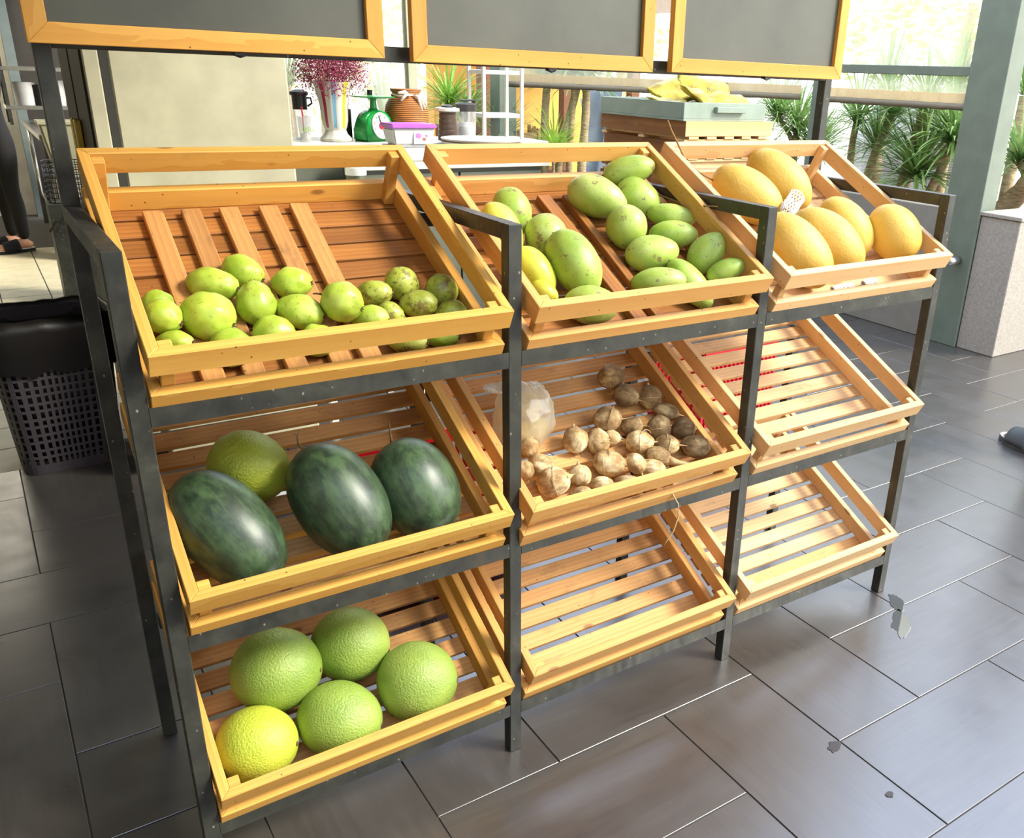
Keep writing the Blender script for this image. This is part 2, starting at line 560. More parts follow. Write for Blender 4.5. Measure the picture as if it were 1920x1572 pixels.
def lathe(name, prof, m, parent=None, loc=(0, 0, 0), n=32, rot=None, jit=None, smooth=True):
    bm = bmesh.new()
    add_lathe(bm, prof, n, jit=jit)
    me = bm_mesh(bm, name, smooth)
    if smooth:
        me.set_sharp_from_angle(angle=math.radians(40))
    return link(name, me, m, parent, loc=loc, rot=rot)
def add_tube(bm, pts, rad, n=8):
    pts = [Vector(p) for p in pts]
    if not isinstance(rad, (list, tuple)):
        rad = [rad] * len(pts)
    rings = []
    up = None
    for i, p in enumerate(pts):
        d = (pts[min(i + 1, len(pts) - 1)] - pts[max(i - 1, 0)]).normalized()
        if up is None:
            up = d.orthogonal().normalized()
        up = (up - d * up.dot(d)).normalized()
        sd_ = d.cross(up)
        rings.append([bm.verts.new(p + rad[i] * (math.cos(2 * PI * k / n) * up + math.sin(2 * PI * k / n) * sd_)) for k in range(n)])
    for a, b in zip(rings, rings[1:]):
        for i in range(n):
            bm.faces.new((a[i], a[(i + 1) % n], b[(i + 1) % n], b[i]))
    bm.faces.new(list(reversed(rings[0])))
    bm.faces.new(rings[-1])
def tube(name, pts, rad, m, parent=None, n=8, loc=None):
    bm = bmesh.new()
    add_tube(bm, pts, rad, n)
    return link(name, bm_mesh(bm, name, True), m, parent, loc=loc)
def add_ball(bm, c, rx, ry, rz, u=16, v=10, mw=None):
    g = bmesh.ops.create_uvsphere(bm, u_segments=u, v_segments=v, radius=1)
    mt = Matrix.Translation(c) @ Matrix.Diagonal((rx, ry, rz, 1))
    if mw is not None:
        mt = mw @ mt
    bmesh.ops.transform(bm, matrix=mt, verts=g['verts'])
    return g['verts']
def ball(name, c, rx, ry, rz, m, parent=None, u=16, v=10):
    bm = bmesh.new()
    add_ball(bm, (0, 0, 0), rx, ry, rz, u, v)
    return link(name, bm_mesh(bm, name, True), m, parent, loc=c)
def copy_tree(o, parent=None):
    c = o.copy()
    C.objects.link(c)
    if parent is not None:
        c.parent = parent
    for ch in list(o.children):
        copy_tree(ch, c)
    return c
def text_mesh(name, body, size, m, parent, mw, extrude=0.0006):
    cu = bpy.data.curves.new(name, 'FONT')
    cu.body = body
    cu.size = size
    cu.extrude = extrude
    cu.align_x = 'CENTER'
    cu.align_y = 'CENTER'
    o = bpy.data.objects.new(name, cu)
    C.objects.link(o)
    dg = bpy.context.evaluated_depsgraph_get()
    me = bpy.data.meshes.new_from_object(o.evaluated_get(dg))
    bpy.data.objects.remove(o)
    me.materials.clear()
    me.materials.append(m)
    o = bpy.data.objects.new(name, me)
    C.objects.link(o)
    o.parent = parent
    o.matrix_local = mw
    return o

# ------------------------------------------------------------------ the setting
U, TX, TY = 0.3067, 1.96825, -0.39491        # floor tiles: herringbone of 2 x 1 tiles
bm = bmesh.new()
add_box(bm, -4.2, 6.2, -4.2, 10.2, -0.06, -0.003)
floor = struct(link('floor', bm_mesh(bm, 'floor'), M['grout']))
def tile_mesh(name, lx, ly, m, seed):
    bm = bmesh.new()
    add_box(bm, -lx / 2, lx / 2, -ly / 2, ly / 2, -0.006, 0.0)
    me = bm_mesh(bm, name, bevel=0.0008)
    me.materials.append(m)
    return me
TILE = tile_mesh('tile', 2 * U - 0.0035, U - 0.0035, M['tile'], 1)
def inside_room(x, y):
    if not (-1.15 < x < 5.9 and -1.25 < y < 3.3):
        return False
    if x < 0.5 and y > 2.35:
        return False
    if y > 1.25 and x > 4.75:
        return False
    if y < -0.2 and (x < -0.75):
        return False
    return True
n_t = 0
for k in range(-16, 24):
    for m_ in range(-8, 9):
        for (dx, dy, rz) in ((0.5, 3.0, PI / 2), (1.0, 1.5, 0.0)):     # upright tile, lying tile
            gi, gj = k + 4 * m_ + dx, k + dy
            x, y = TX + gi * U, TY + gj * U
            if inside_room(x, y) and n_t < 290:
                o = link('tile', TILE, None, floor, loc=(x, y, random.uniform(-0.0006, 0.0004)), rot=(0, 0, rz))
                n_t += 1
# cream kitchen tiles behind, far left
CT = tile_mesh('kitchen_tile', 0.268, 0.243, M['cream_tile'], 2)
for i in range(-5, 3):
    for j in range(0, 19):
        x = -0.10 + 0.275 * i + 0.137 * 0 + 0.137
        y = 2.45 + 0.25 * j
        if y < 7.2 and x < 0.9 and i >= -3:
            link('kitchen_tile', CT, None, floor, loc=(x, y, random.uniform(-0.0008, 0.0006)))
# plain floor beyond the tiles that can be told apart
bm = bmesh.new()
add_box(bm, -4.2, -1.3, -4.2, 10.2, -0.003, -0.0005)
struct(link('floor_margin', bm_mesh(bm, 'floor_margin'), M['tile']))

# unseen roof, its edge placed to darken the left; walls of the room
struct(box('ceiling', -4.2, 1.50, -1.3, 10.2, 2.9, 3.02, M['ceiling']))
struct(box('wall_left', -4.3, -4.2, -4.2, 10.2, 0, 2.9, M['white_wall']))
struct(box('wall_light_block', -4.2, -0.45, -1.80, -1.68, 0, 2.9, M['white_wall']))  # unseen wall added behind the camera to cut the front fill light
struct(box('wall_light_block_outer', -0.45, 1.7, -3.4, -3.3, 0, 3.4, M['ceiling']))  # second unseen wall, added to hold back sky light from the front
wb = struct(box('wall_back', -4.2, 0.40, 8.9, 9.0, 0, 2.9, M['white_wall']))
wb2 = struct(box('wall_back', 0.40, 1.6, 8.9, 9.0, 0, 2.9, M['grey_wall']))
# blue-grey door frame against the far wall
d1 = struct(box('door_1', 0.44, 0.96, 8.80, 8.86, 0.0, 2.15, M['dark_grey']))
df = box('door_frame', 0.36, 0.44, 8.78, 8.9, 0.0, 2.2, plain('blue_grey_paint', rgb(112, 124, 124), 0.5))
df.parent = d1
df.location = (-0.30, -0.01, 0.02)

# low wall, planter and pillar of the open side
struct(box('wall_right', 4.70, 4.95, 1.66, 2.99, 0.0, 0.81, M['grey_wall'], bevel=0.004))
struct(box('wall_back_low', 3.2, 4.95, 3.10, 3.35, 0.0, 0.62, M['grey_wall'], bevel=0.004))
pl = tag(box('planter', 4.70, 5.75, 1.37, 1.62, 0.0, 0.80, M['planter'], bevel=0.004),
         'grey rendered concrete planter standing in front of the steel pillar', 'planter')
cp = box('coping', 4.69, 5.76, 1.36, 1.63, 0.80, 0.822, M['planter'], bevel=0.003)
cp.parent = pl
cp.location = Vector((5.225, 1.495, 0.811)) - pl.location
pil = struct(box('pillar', 4.70, 4.86, 1.64, 1.80, 0.0, 3.2, M['pillar'], bevel=0.004))
bp = box('pillar_flange', 0, 0.02, 0, 0.24, 0, 3.2, M['pillar'], bevel=0.003)
bp.parent = pil
bp.location = Vector((4.69, 1.74, 1.6)) - pil.location
pp = tube('pipe_stub', [(4.70, 1.70, 0.525), (4.58, 1.70, 0.525)], 0.024, M['steel_bright'], n=14)
pp.parent = pil
pp.location = -pil.location
struct(box('beam', 4.70, 4.76, 1.80, 3.00, 1.548, 1.60, M['pillar'], bevel=0.003))
struct(box('pillar_corner', 4.70, 4.76, 3.00, 3.06, 0.0, 3.2, M['pillar'], bevel=0.004))
struct(box('pillar_outer', 3.56, 3.72, 5.40, 5.56, 0.0, 3.2, M['pillar'], bevel=0.004))
# pale ground outside
bm = bmesh.new()
add_box(bm, -12, 40, -25, 45, -0.12, -0.07)
struct(link('ground', bm_mesh(bm, 'ground'), M['outside_ground']))

# clear roll-up blinds of the open side
def blind(name, a, b, z0, z1, label, nseg=24):
    a, b = Vector(a), Vector(b)
    root = thing(name, label, 'blind', ((a.x + b.x) / 2, (a.y + b.y) / 2, z0), 0, None)
    c0 = root.location.copy()
    bm = bmesh.new()
    nz = 10
    g = []
    nrm = (b - a).normalized().cross(Vector((0, 0, 1)))
    for j in range(nz + 1):
        row = []
        for i in range(nseg + 1):
            p = a.lerp(b, i / nseg)
            z = z0 + (z1 - z0) * j / nz
            off = 0.008 * mnoise.noise(Vector((p.x * 2, p.y * 2, z * 1.2))) + 0.004 * math.sin(p.x * 9 + p.y * 9)
            row.append(bm.verts.new(Vector((p.x, p.y, z)) + nrm * off - c0))
        g.append(row)
    for j in range(nz):
        for i in range(nseg):
            bm.faces.new((g[j][i], g[j][i + 1], g[j + 1][i + 1], g[j + 1][i]))
    link('sheet', bm_mesh(bm, 'sheet', True), M['blind'], root)
    # the hem and the rolled bottom edge
    bm = bmesh.new()
    pts = [Vector((a.lerp(b, i / nseg).x, a.lerp(b, i / nseg).y, z0 + 0.012)) - c0 for i in range(nseg + 1)]
    add_tube(bm, pts, [0.020 + 0.002 * math.sin(i * 1.7) for i in range(nseg + 1)], 8)
    link('bottom_roll', bm_mesh(bm, 'bottom_roll', True), M['roll'], root)
    bm = bmesh.new()
    for i in range(nseg):
        pass
    d = (b - a)
    L = d.length
    add_box(bm, -L / 2, L / 2, -0.006, 0.006, 0.03, 0.085)
    rz = math.atan2(d.y, d.x)
    bmesh.ops.rotate(bm, cent=(0, 0, 0), matrix=Matrix.Rotation(rz, 3, 'Z'), verts=bm.verts)
    link('hem', bm_mesh(bm, 'hem'), M['hem'], root)
    return root
M['roll'] = plain('blind_roll', rgb(128, 118, 96), 0.7)
M['hem'] = glassy('blind_hem', rgb(232, 214, 176), 0.3, 0.12, 0.04)
blind('plastic_blind', (4.72, 1.83, 0), (4.72, 2.99, 0), 1.37, 2.9, 'clear plastic roll-up blind hanging between grey pillar and corner post')
blind('plastic_blind', (4.66, 3.12, 0), (3.20, 4.62, 0), 1.375, 2.9, 'clear plastic roll-up blind above the stacked crates and sage tray')

# window behind the counter
def window(name, x0, x1, y, z0, z1, fw=0.05):
    bm = bmesh.new()
    for (a, b, c, d) in ((x0, x0 + fw, z0, z1), (x1 - fw, x1, z0, z1), (x0, x1, z0, z0 + fw), (x0, x1, z1 - fw, z1)):
        add_box(bm, a, b, y - 0.03, y + 0.03, c, d)
    wd = struct(link(name, bm_mesh(bm, name), M['window_frame']))
    bm = bmesh.new()
    add_box(bm, x0 + fw, x1 - fw, y - 0.003, y + 0.003, z0 + fw, z1 - fw)
    link('pane', bm_mesh(bm, 'pane'), M['pane'], wd)
M['window_frame'] = plain('window_frame', rgb(170, 172, 140), 0.5)
window('window_1', 0.90, 2.06, 3.62, 1.02, 2.4)
struct(box('wall_sill', 0.88, 2.1, 3.56, 3.7, 0.0, 1.02, M['grey_wall']))

# ------------------------------------------------------------------ the display rack
P, PW, D, ZT = 0.66, 0.029, 0.5087, 1.223
TIER = [0.97986, 0.55854, 0.13716]
rack = thing('display_rack', 'black steel display rack of three bays and three tiers holding slanted crates', 'rack')
def rk(name, x0, x1, y0, y1, z0, z1, bev=0.0015):
    o = box(name, x0, x1, y0, y1, z0, z1, M['steel'], rack, bev)
    return o
for k in range(4):
    x = k * P
    rk('post', x, x + PW, 0, PW, 0.0, ZT)
    tall = k in (0, 3)
    rk('post', x, x + PW, D - PW, D, 0.0, 2.15 if tall else ZT)
    rk('side_rail', x, x + PW, PW, D - PW, ZT - 0.030, ZT)
for b in range(3):
    x0, x1 = b * P + PW, (b + 1) * P
    for t in range(3):
        z = TIER[t]
        # angle iron at the front: upright lip and flat ledge
        bm = bmesh.new()
        add_box(bm, -(x1 - x0) / 2, (x1 - x0) / 2, 0.0, 0.0022, -0.032, 0.0)
        add_box(bm, -(x1 - x0) / 2, (x1 - x0) / 2, 0.0022, 0.030, -0.032, -0.029)
        link('front_beam', bm_mesh(bm, 'front_beam'), M['steel'], rack, loc=((x0 + x1) / 2, 0.0, z))
        rk('rear_beam', x0, x1, 0.4550, 0.4780, z + 0.168, z + 0.199)
for z in (1.489, 2.08):
    rk('cross_bar', PW, 3 * P, D - PW + 0.002, D - 0.002, z, z + 0.031)

def prism_rail(L, hgt, th):
    """mitred rail lying along X, outer face at y = 0, inner face at y = th, z from 0 to hgt"""
    bm = bmesh.new()
    lo = [bm.verts.new(p) for p in ((-L / 2, 0, 0), (L / 2, 0, 0), (L / 2 - th, th, 0), (-L / 2 + th, th, 0))]
    hi = [bm.verts.new((v.co.x, v.co.y, hgt)) for v in lo]
    bm.faces.new(list(reversed(lo)))
    bm.faces.new(hi)
    for i in range(4):
        j = (i + 1) % 4
        bm.faces.new((lo[i], lo[j], hi[j], hi[i]))
    return bm_mesh(bm, 'rail', bevel=0.0012)
WC, DC, TH, HR = 0.6129, 0.5522, 0.0185, 0.0419
H0, HU = -0.0165, 0.0655
def with_mat(me, m):
    me = me.copy()
    me.materials.clear()
    me.materials.append(m)
    return me
RL, RS = prism_rail(WC, HR, TH), prism_rail(DC, HR, TH)
bm = bmesh.new()
add_box(bm, -0.0105, 0.0105, -0.0105, 0.0105, 0, 0.118)
PST = bm_mesh(bm, 'corner_post', bevel=0.0015)
SLATS = {}
def slat_mesh(wd):
    if wd not in SLATS:
        bm = bmesh.new()
        add_box(bm, -(WC - 0.006) / 2, (WC - 0.006) / 2, -wd / 2, wd / 2, -0.012, 0)
        SLATS[wd] = bm_mesh(bm, 'slat', bevel=0.0012)
    return SLATS[wd]
MATS = {}
def mm(me, key):
    k = (me.name, key)
    if k not in MATS:
        MATS[k] = with_mat(me, M[key])
    return MATS[k]
R90 = Matrix.Rotation(PI / 2, 4, 'Z')
CR = {}
def crate(key, org, yaw, tilt, label, wd, rails, slats, odd=None, group='wooden crates on the display rack'):
    root = thing('wooden_crate', label, 'crate', org, 0, group)
    root.rotation_euler = (tilt, 0, yaw)
    CR[key] = root
    rng = random.Random(str(key))
    for z in (H0, HU):
        link('rail', mm(RL, rails), None, root, mw=Matrix.Translation((0, 0, z)))
        link('rail', mm(RL, rails), None, root, mw=Matrix.Translation((0, DC, z)) @ Matrix.Rotation(PI, 4, 'Z'))
        link('rail', mm(RS, rails), None, root, mw=Matrix.Translation((WC / 2, DC / 2, z)) @ R90)
        link('rail', mm(RS, rails), None, root, mw=Matrix.Translation((-WC / 2, DC / 2, z)) @ Matrix.Rotation(-PI / 2, 4, 'Z'))
    for sx in (-1, 1):
        for v in (TH + 0.0107, DC - TH - 0.0107):
            link('corner_post', mm(PST, rails), None, root,
                 mw=Matrix.Translation((sx * (WC / 2 - TH - 0.0107), v, H0 + 0.0002 + rng.uniform(-0.0, 0.001))))
    for k in range(10):
        v = 0.0045 + wd / 2 + 0.0556 * k
        if v + wd / 2 > DC + 0.002:
            continue
        mk = slats
        if odd and k in odd:
            mk = odd[k]
        link('slat', mm(slat_mesh(wd), mk), None, root,
             mw=Matrix.Translation((rng.uniform(-0.0015, 0.0015), v + rng.uniform(-0.0012, 0.0012), H0 - 0.0003)) @ Matrix.Rotation(rng.uniform(-0.004, 0.004), 4, 'Z'))
    return root
CRATES = [
 ((0, 0), (0.3397, 0.0007, 0.9799), -0.00087, 0.47373, 'slanted wooden crate of guavas on the top tier with five loose lengthwise slats', 0.0490, 'wood', 'slat_dark', None),
 ((0, 1), (1.0066, 0.0021, 0.9799), -0.00127, 0.47476, 'slanted wooden crate full of green mangoes on the top tier, middle bay', 0.0430, 'wood_mid', 'slat_dark', None),
 ((0, 2), (1.6708, 0.0018, 0.9799), 0.00458, 0.4751, 'slanted wooden crate of yellow melons on the top tier', 0.0430, 'wood_pale', 'slat_pale', None),
 ((1, 0), (0.3406, 0.0022, 0.5585), 0.00226, 0.47775, 'slanted wooden crate holding three dark watermelons on the middle tier', 0.0410, 'wood', 'slat', {5: 'slat_dark'}),
 ((1, 1), (0.9896, -0.0045, 0.5585), 0.00675, 0.49233, 'slanted wooden crate of brown yam beans and a plastic bag on the middle tier', 0.0400, 'wood_mid', 'slat', None),
 ((1, 2), (1.6649, 0.0007, 0.5585), 0.00394, 0.46977, 'empty pale wooden crate on the middle tier under the yellow melons', 0.0400, 'wood_pale', 'slat_pale', None),
 ((2, 0), (0.3384, -0.0014, 0.1372), 0.00398, 0.48936, 'slanted wooden crate with five green pomelos on the bottom tier', 0.0410, 'wood', 'slat', {0: 'slat_dark'}),
 ((2, 1), (1.0023, 0.006, 0.1372), 0.00249, 0.49279, 'empty wooden crate with red-brown front slat on the bottom tier, middle bay', 0.0400, 'wood_mid', 'slat', {0: 'slat_red'}),
 ((2, 2), (1.6623, 0.0032, 0.1372), 0.0026, 0.47088, 'empty wooden crate on the bottom tier beside the open floor, right bay', 0.0400, 'wood_pale', 'slat_pale', {1: 'slat'}),
]
for c_ in CRATES:
    crate(*c_)

# loose lengthwise slats lying on the floor of the guava crate, and two in the mango crate
def loose(parent, a0, v0, a1, v1, wd, th, mk, lift):
    L = math.hypot(a1 - a0, v1 - v0)
    ang = math.atan2(v1 - v0, a1 - a0)
    bm = bmesh.new()
    add_box(bm, -L / 2, L / 2, -wd / 2, wd / 2, 0, th)
    me = bm_mesh(bm, 'loose_slat', bevel=0.0015)
    return me, Matrix.Translation(((a0 + a1) / 2, (v0 + v1) / 2, H0 + lift)) @ Matrix.Rotation(ang, 4, 'Z')
def loose_world(parent_key, spec, labels, grp):
    org, yaw, tilt = [(c_[1], c_[2], c_[3]) for c_ in CRATES if c_[0] == parent_key][0]
    mw = Matrix.LocRotScale(Vector(org), __import__('mathutils').Euler((tilt, 0, yaw)), None)
    for s_, lb in zip(spec, labels):
        me, ml = loose(None, *s_)
        o = link('loose_slat', me, M[s_[6]])
        o.matrix_world = mw @ ml
        tag(o, lb, 'slat', grp)
loose_world((0, 0), [
    (-0.1965, 0.512, -0.203, 0.024, 0.036, 0.014, 'slat_stained', 0.0002),
    (-0.1290, 0.513, -0.139, 0.024, 0.035, 0.014, 'slat_stained', 0.0002),
    (-0.0590, 0.513, -0.067, 0.024, 0.036, 0.014, 'slat_stained', 0.0002),
    (0.0170, 0.512, 0.009, 0.024, 0.037, 0.014, 'slat_stained', 0.0002),
    (0.0800, 0.516, 0.064, 0.024, 0.037, 0.014, 'slat_stained', 0.0002)],
    ['worn loose slat lying lengthwise in guava crate, outermost by the black steel post',
     'worn loose slat lying lengthwise in guava crate, second from the black steel post',
     'worn loose slat lying lengthwise in guava crate, middle one of five',
     'worn loose slat with a knocked pale dent near its top end in guava crate',
     'worn loose slat lying lengthwise in guava crate, next to the bare boards'],
    'loose slats in the guava crate')
loose_world((0, 1), [
    (-0.006, 0.497, -0.000, 0.024, 0.036, 0.018, 'slat_dark', 0.0002),
    (0.058, 0.494, 0.050, 0.024, 0.022, 0.018, 'slat_dark', 0.0002)],
    ['broad dark loose slat lying lengthwise between the green mangoes',
     'narrow dark loose slat lying lengthwise under the round green mango'],
    'loose slats in the mango crate')

# ------------------------------------------------------------------ chalkboards
def board(x0, x1, z0, label):
    root = thing('chalkboard', label, 'chalkboard', ((x0 + x1) / 2, 0.46, z0), 0, 'chalkboards hung above the rack')
    W_, H_ = x1 - x0, 0.60  # out-of-view height stretched so the boards shade the waste basket
    fw, th = 0.034, 0.020
    def rail(L):
        bm = bmesh.new()
        a = [(-L / 2, 0), (L / 2, 0), (L / 2 - fw, fw), (-L / 2 + fw, fw)]
        lo = [bm.verts.new((x, -th, z)) for x, z in a]
        hi = [bm.verts.new((x, 0, z)) for x, z in a]
        bm.faces.new(lo)
        bm.faces.new(list(reversed(hi)))
        for i in range(4):
            j = (i + 1) % 4
            bm.faces.new((lo[j], lo[i], hi[i], hi[j]))
        return bm_mesh(bm, 'frame_rail', bevel=0.001)
    hr, vr = rail(W_), rail(H_)
    for me in (hr, vr):
        me.materials.append(M['board_frame'])
    RY = lambda a: Matrix.Rotation(a, 4, 'Y')
    T = Matrix.Translation
    link('frame_rail', hr, None, root, mw=T((0, 0, 0)))
    link('frame_rail', hr, None, root, mw=T((0, 0, H_)) @ RY(PI))
    link('frame_rail', vr, None, root, mw=T((-W_ / 2, 0, H_ / 2)) @ RY(PI / 2))
    link('frame_rail', vr, None, root, mw=T((W_ / 2, 0, H_ / 2)) @ RY(-PI / 2))
    bm = bmesh.new()
    add_box(bm, -W_ / 2 + fw - 0.004, W_ / 2 - fw + 0.004, -0.008, -0.002, fw - 0.004, H_ - fw + 0.004)
    link('writing_panel', bm_mesh(bm, 'writing_panel'), M['chalkboard'], root)
    bm = bmesh.new()
    add_box(bm, -0.010, 0.010, -0.012, 0.004, -0.006, 0.001)
    add_tube(bm, [(-0.012, -0.006, -0.005), (0.0, -0.008, -0.009), (0.012, -0.006, -0.005)], 0.0018, 6)
    link('hook', bm_mesh(bm, 'hook'), M['black_paint'], root, loc=(0.03, 0, 0))
    return root
board(-0.008, 0.617, 1.496, 'blank framed chalkboard above the guava crate')
board(0.679, 1.312, 1.492, 'blank framed chalkboard above the green mangoes, middle of the three')
board(1.371, 1.999, 1.494, 'blank framed chalkboard above the yellow melons')
# black clips that hold the boards to the bar are part of the rack
FRUIT = {
 'guava': [
  (1, (0.091, 0.196, 1.091), (0.82, -0.571, 0.038), 0.028, 0.027),
  (2, (0.09, 0.139, 1.085), (0.706, -0.65, -0.28), 0.031, 0.029),
  (3, (0.158, 0.14, 1.078), (0.706, -0.65, -0.28), 0.046, 0.042),
  (4, (0.188, 0.226, 1.111), (0.775, -0.62, -0.123), 0.046, 0.031),
  (5, (0.249, 0.256, 1.124), (0.664, -0.658, -0.356), 0.04, 0.029),
  (6, (0.244, 0.165, 1.085), (-0.043, -0.427, -0.903), 0.04, 0.034),
  (7, (0.322, 0.212, 1.104), (0.82, -0.571, 0.038), 0.037, 0.03),
  (8, (0.313, 0.142, 1.068), (0.763, -0.627, -0.154), 0.044, 0.031),
  (9, (0.38, 0.111, 1.086), (0.706, -0.65, -0.28), 0.038, 0.037),
  (10, (0.465, 0.175, 1.079), (0.834, -0.539, 0.119), 0.035, 0.025),
  (11, (0.523, 0.181, 1.09), (0.616, -0.661, -0.429), 0.034, 0.033),
  (12, (0.536, 0.13, 1.061), (0.82, -0.571, 0.038), 0.038, 0.027),
  (13, (0.595, 0.155, 1.075), (0.247, -0.574, -0.781), 0.034, 0.032),
  (14, (0.429, 0.106, 1.049), (0.82, -0.571, 0.038), 0.034, 0.026),
  (15, (0.475, 0.122, 1.048), (0.616, -0.661, -0.429), 0.029, 0.023),
  (16, (0.589, 0.098, 1.042), (0.82, -0.571, 0.038), 0.032, 0.028),
  (17, (0.096, 0.108, 1.048), (0.82, -0.571, 0.038), 0.031, 0.021),
  (18, (0.175, 0.078, 1.037), (0.82, -0.571, 0.038), 0.035, 0.033),
  (19, (0.252, 0.097, 1.046), (0.82, -0.571, 0.038), 0.036, 0.032),
  (20, (0.32, 0.074, 1.031), (0.82, -0.571, 0.038), 0.032, 0.029),
  (21, (0.476, 0.053, 1.015), (0.801, -0.598, -0.042), 0.038, 0.024),
  (22, (0.547, 0.055, 1.012), (0.82, -0.571, 0.038), 0.033, 0.02),
 ],
 'mango': [
  (1, (0.86, 0.344, 1.189), (0.103, -0.508, -0.855), 0.056, 0.044),
  (2, (0.807, 0.289, 1.164), (0.316, -0.6, -0.735), 0.062, 0.038),
  (3, (0.814, 0.168, 1.092), (0.383, -0.622, -0.683), 0.06, 0.039),
  (4, (0.895, 0.25, 1.142), (0.103, -0.508, -0.855), 0.055, 0.047),
  (5, (0.901, 0.147, 1.107), (0.316, -0.6, -0.735), 0.078, 0.053),
  (6, (1.112, 0.374, 1.207), (0.706, -0.65, -0.28), 0.075, 0.05),
  (7, (1.233, 0.414, 1.263), (0.842, -0.489, 0.23), 0.067, 0.036),
  (8, (1.228, 0.36, 1.202), (0.564, -0.659, -0.498), 0.062, 0.043),
  (9, (1.123, 0.264, 1.151), (-0.189, -0.333, -0.924), 0.052, 0.049),
  (10, (1.263, 0.271, 1.169), (0.786, -0.611, -0.09), 0.061, 0.029),
  (11, (1.24, 0.231, 1.132), (0.82, -0.571, 0.038), 0.06, 0.034),
  (12, (1.138, 0.179, 1.103), (0.839, -0.519, 0.167), 0.064, 0.043),
  (13, (1.265, 0.133, 1.103), (0.672, -0.111, 0.732), 0.056, 0.04),
  (14, (1.267, 0.062, 1.074), (0.831, -0.404, 0.382), 0.049, 0.028),
  (15, (1.178, 0.084, 1.047), (0.409, -0.63, -0.661), 0.071, 0.035),
  (16, (1.096, 0.097, 1.058), (0.831, -0.546, 0.103), 0.062, 0.032),
  (17, (0.888, 0.058, 1.036), (0.801, -0.598, -0.042), 0.058, 0.041),
  (18, (0.804, 0.108, 1.062), (0.616, -0.661, -0.429), 0.032, 0.021),
 ],
 'melon': [
  (1, (1.564, 0.326, 1.201), (0.564, -0.659, -0.498), 0.107, 0.065),
  (2, (1.723, 0.372, 1.228), (0.483, -0.647, -0.59), 0.108, 0.067),
  (3, (1.536, 0.103, 1.094), (0.409, -0.63, -0.661), 0.113, 0.069),
  (4, (1.674, 0.126, 1.103), (0.507, -0.651, -0.564), 0.111, 0.069),
  (5, (1.803, 0.18, 1.126), (0.383, -0.622, -0.683), 0.092, 0.059),
  (6, (1.914, 0.105, 1.112), (0.316, -0.6, -0.735), 0.085, 0.067),
 ],
 'watermelon': [
  (1, (0.136, 0.11, 0.688), (0.409, -0.63, -0.661), 0.127, 0.079),
  (2, (0.338, 0.091, 0.704), (0.316, -0.6, -0.735), 0.121, 0.084),
  (3, (0.498, 0.099, 0.688), (0.219, -0.562, -0.798), 0.106, 0.085),
 ],
 'pom1': [
  (0, (0.213, 0.242, 0.743), (0.706, -0.65, -0.28), 0.079, 0.072),
 ],
 'pomelo': [
  (1, (0.203, 0.173, 0.309), (0.82, -0.571, 0.038), 0.091, 0.088),
  (2, (0.364, 0.183, 0.306), (0.775, -0.62, -0.123), 0.085, 0.081),
  (3, (0.465, 0.063, 0.246), (0.82, -0.571, 0.038), 0.087, 0.085),
  (4, (0.288, 0.051, 0.231), (0.775, -0.62, -0.123), 0.087, 0.076),
  (5, (0.126, 0.062, 0.234), (0.82, -0.571, 0.038), 0.079, 0.073),
 ],
 'jicama': [
  (1, (1.144, 0.33, 0.756), (0.82, -0.571, 0.038), 0.035, 0.033),
  (2, (1.152, 0.272, 0.721), (0.706, -0.65, -0.28), 0.034, 0.03),
  (3, (1.215, 0.252, 0.712), (-0.043, -0.427, -0.903), 0.032, 0.031),
  (4, (1.236, 0.208, 0.683), (0.744, -0.637, -0.202), 0.035, 0.021),
  (5, (1.055, 0.215, 0.694), (0.82, -0.571, 0.038), 0.035, 0.033),
  (6, (1.113, 0.19, 0.673), (0.82, -0.571, 0.038), 0.028, 0.026),
  (7, (1.179, 0.162, 0.664), (-0.043, -0.427, -0.903), 0.033, 0.031),
  (8, (1.249, 0.149, 0.653), (0.82, -0.571, 0.038), 0.031, 0.029),
  (9, (0.939, 0.181, 0.674), (-0.043, -0.427, -0.903), 0.033, 0.031),
  (10, (0.992, 0.163, 0.664), (-0.043, -0.427, -0.903), 0.034, 0.029),
  (11, (1.044, 0.177, 0.659), (0.82, -0.571, 0.038), 0.021, 0.02),
  (12, (1.101, 0.139, 0.65), (0.82, -0.571, 0.038), 0.035, 0.03),
  (13, (1.166, 0.113, 0.638), (0.82, -0.571, 0.038), 0.032, 0.028),
  (14, (1.244, 0.093, 0.625), (0.775, -0.62, -0.123), 0.038, 0.03),
  (15, (0.985, 0.104, 0.633), (0.775, -0.62, -0.123), 0.04, 0.031),
  (16, (1.085, 0.071, 0.609), (0.82, -0.571, 0.038), 0.036, 0.024),
  (17, (1.124, 0.091, 0.625), (0.706, -0.65, -0.28), 0.032, 0.024),
  (18, (0.898, 0.096, 0.624), (-0.043, -0.427, -0.903), 0.027, 0.027),
  (19, (0.945, 0.072, 0.602), (0.82, -0.571, 0.038), 0.026, 0.018),
  (20, (0.822, 0.088, 0.629), (0.835, -0.422, 0.352), 0.038, 0.035),
  (21, (0.824, 0.144, 0.648), (0.744, -0.637, -0.202), 0.032, 0.026),
  (22, (0.822, 0.192, 0.673), (-0.043, -0.427, -0.903), 0.027, 0.023),
  (23, (0.78, 0.14, 0.647), (-0.043, -0.427, -0.903), 0.023, 0.019),
  (24, (0.887, 0.065, 0.596), (0.82, -0.571, 0.038), 0.023, 0.016),
  (25, (1.011, 0.069, 0.596), (0.834, -0.539, 0.119), 0.028, 0.013),
  (26, (1.042, 0.073, 0.632), (0.247, -0.574, -0.781), 0.026, 0.023),
  (27, (1.18, 0.069, 0.596), (0.82, -0.571, 0.038), 0.031, 0.013),
 ],
}

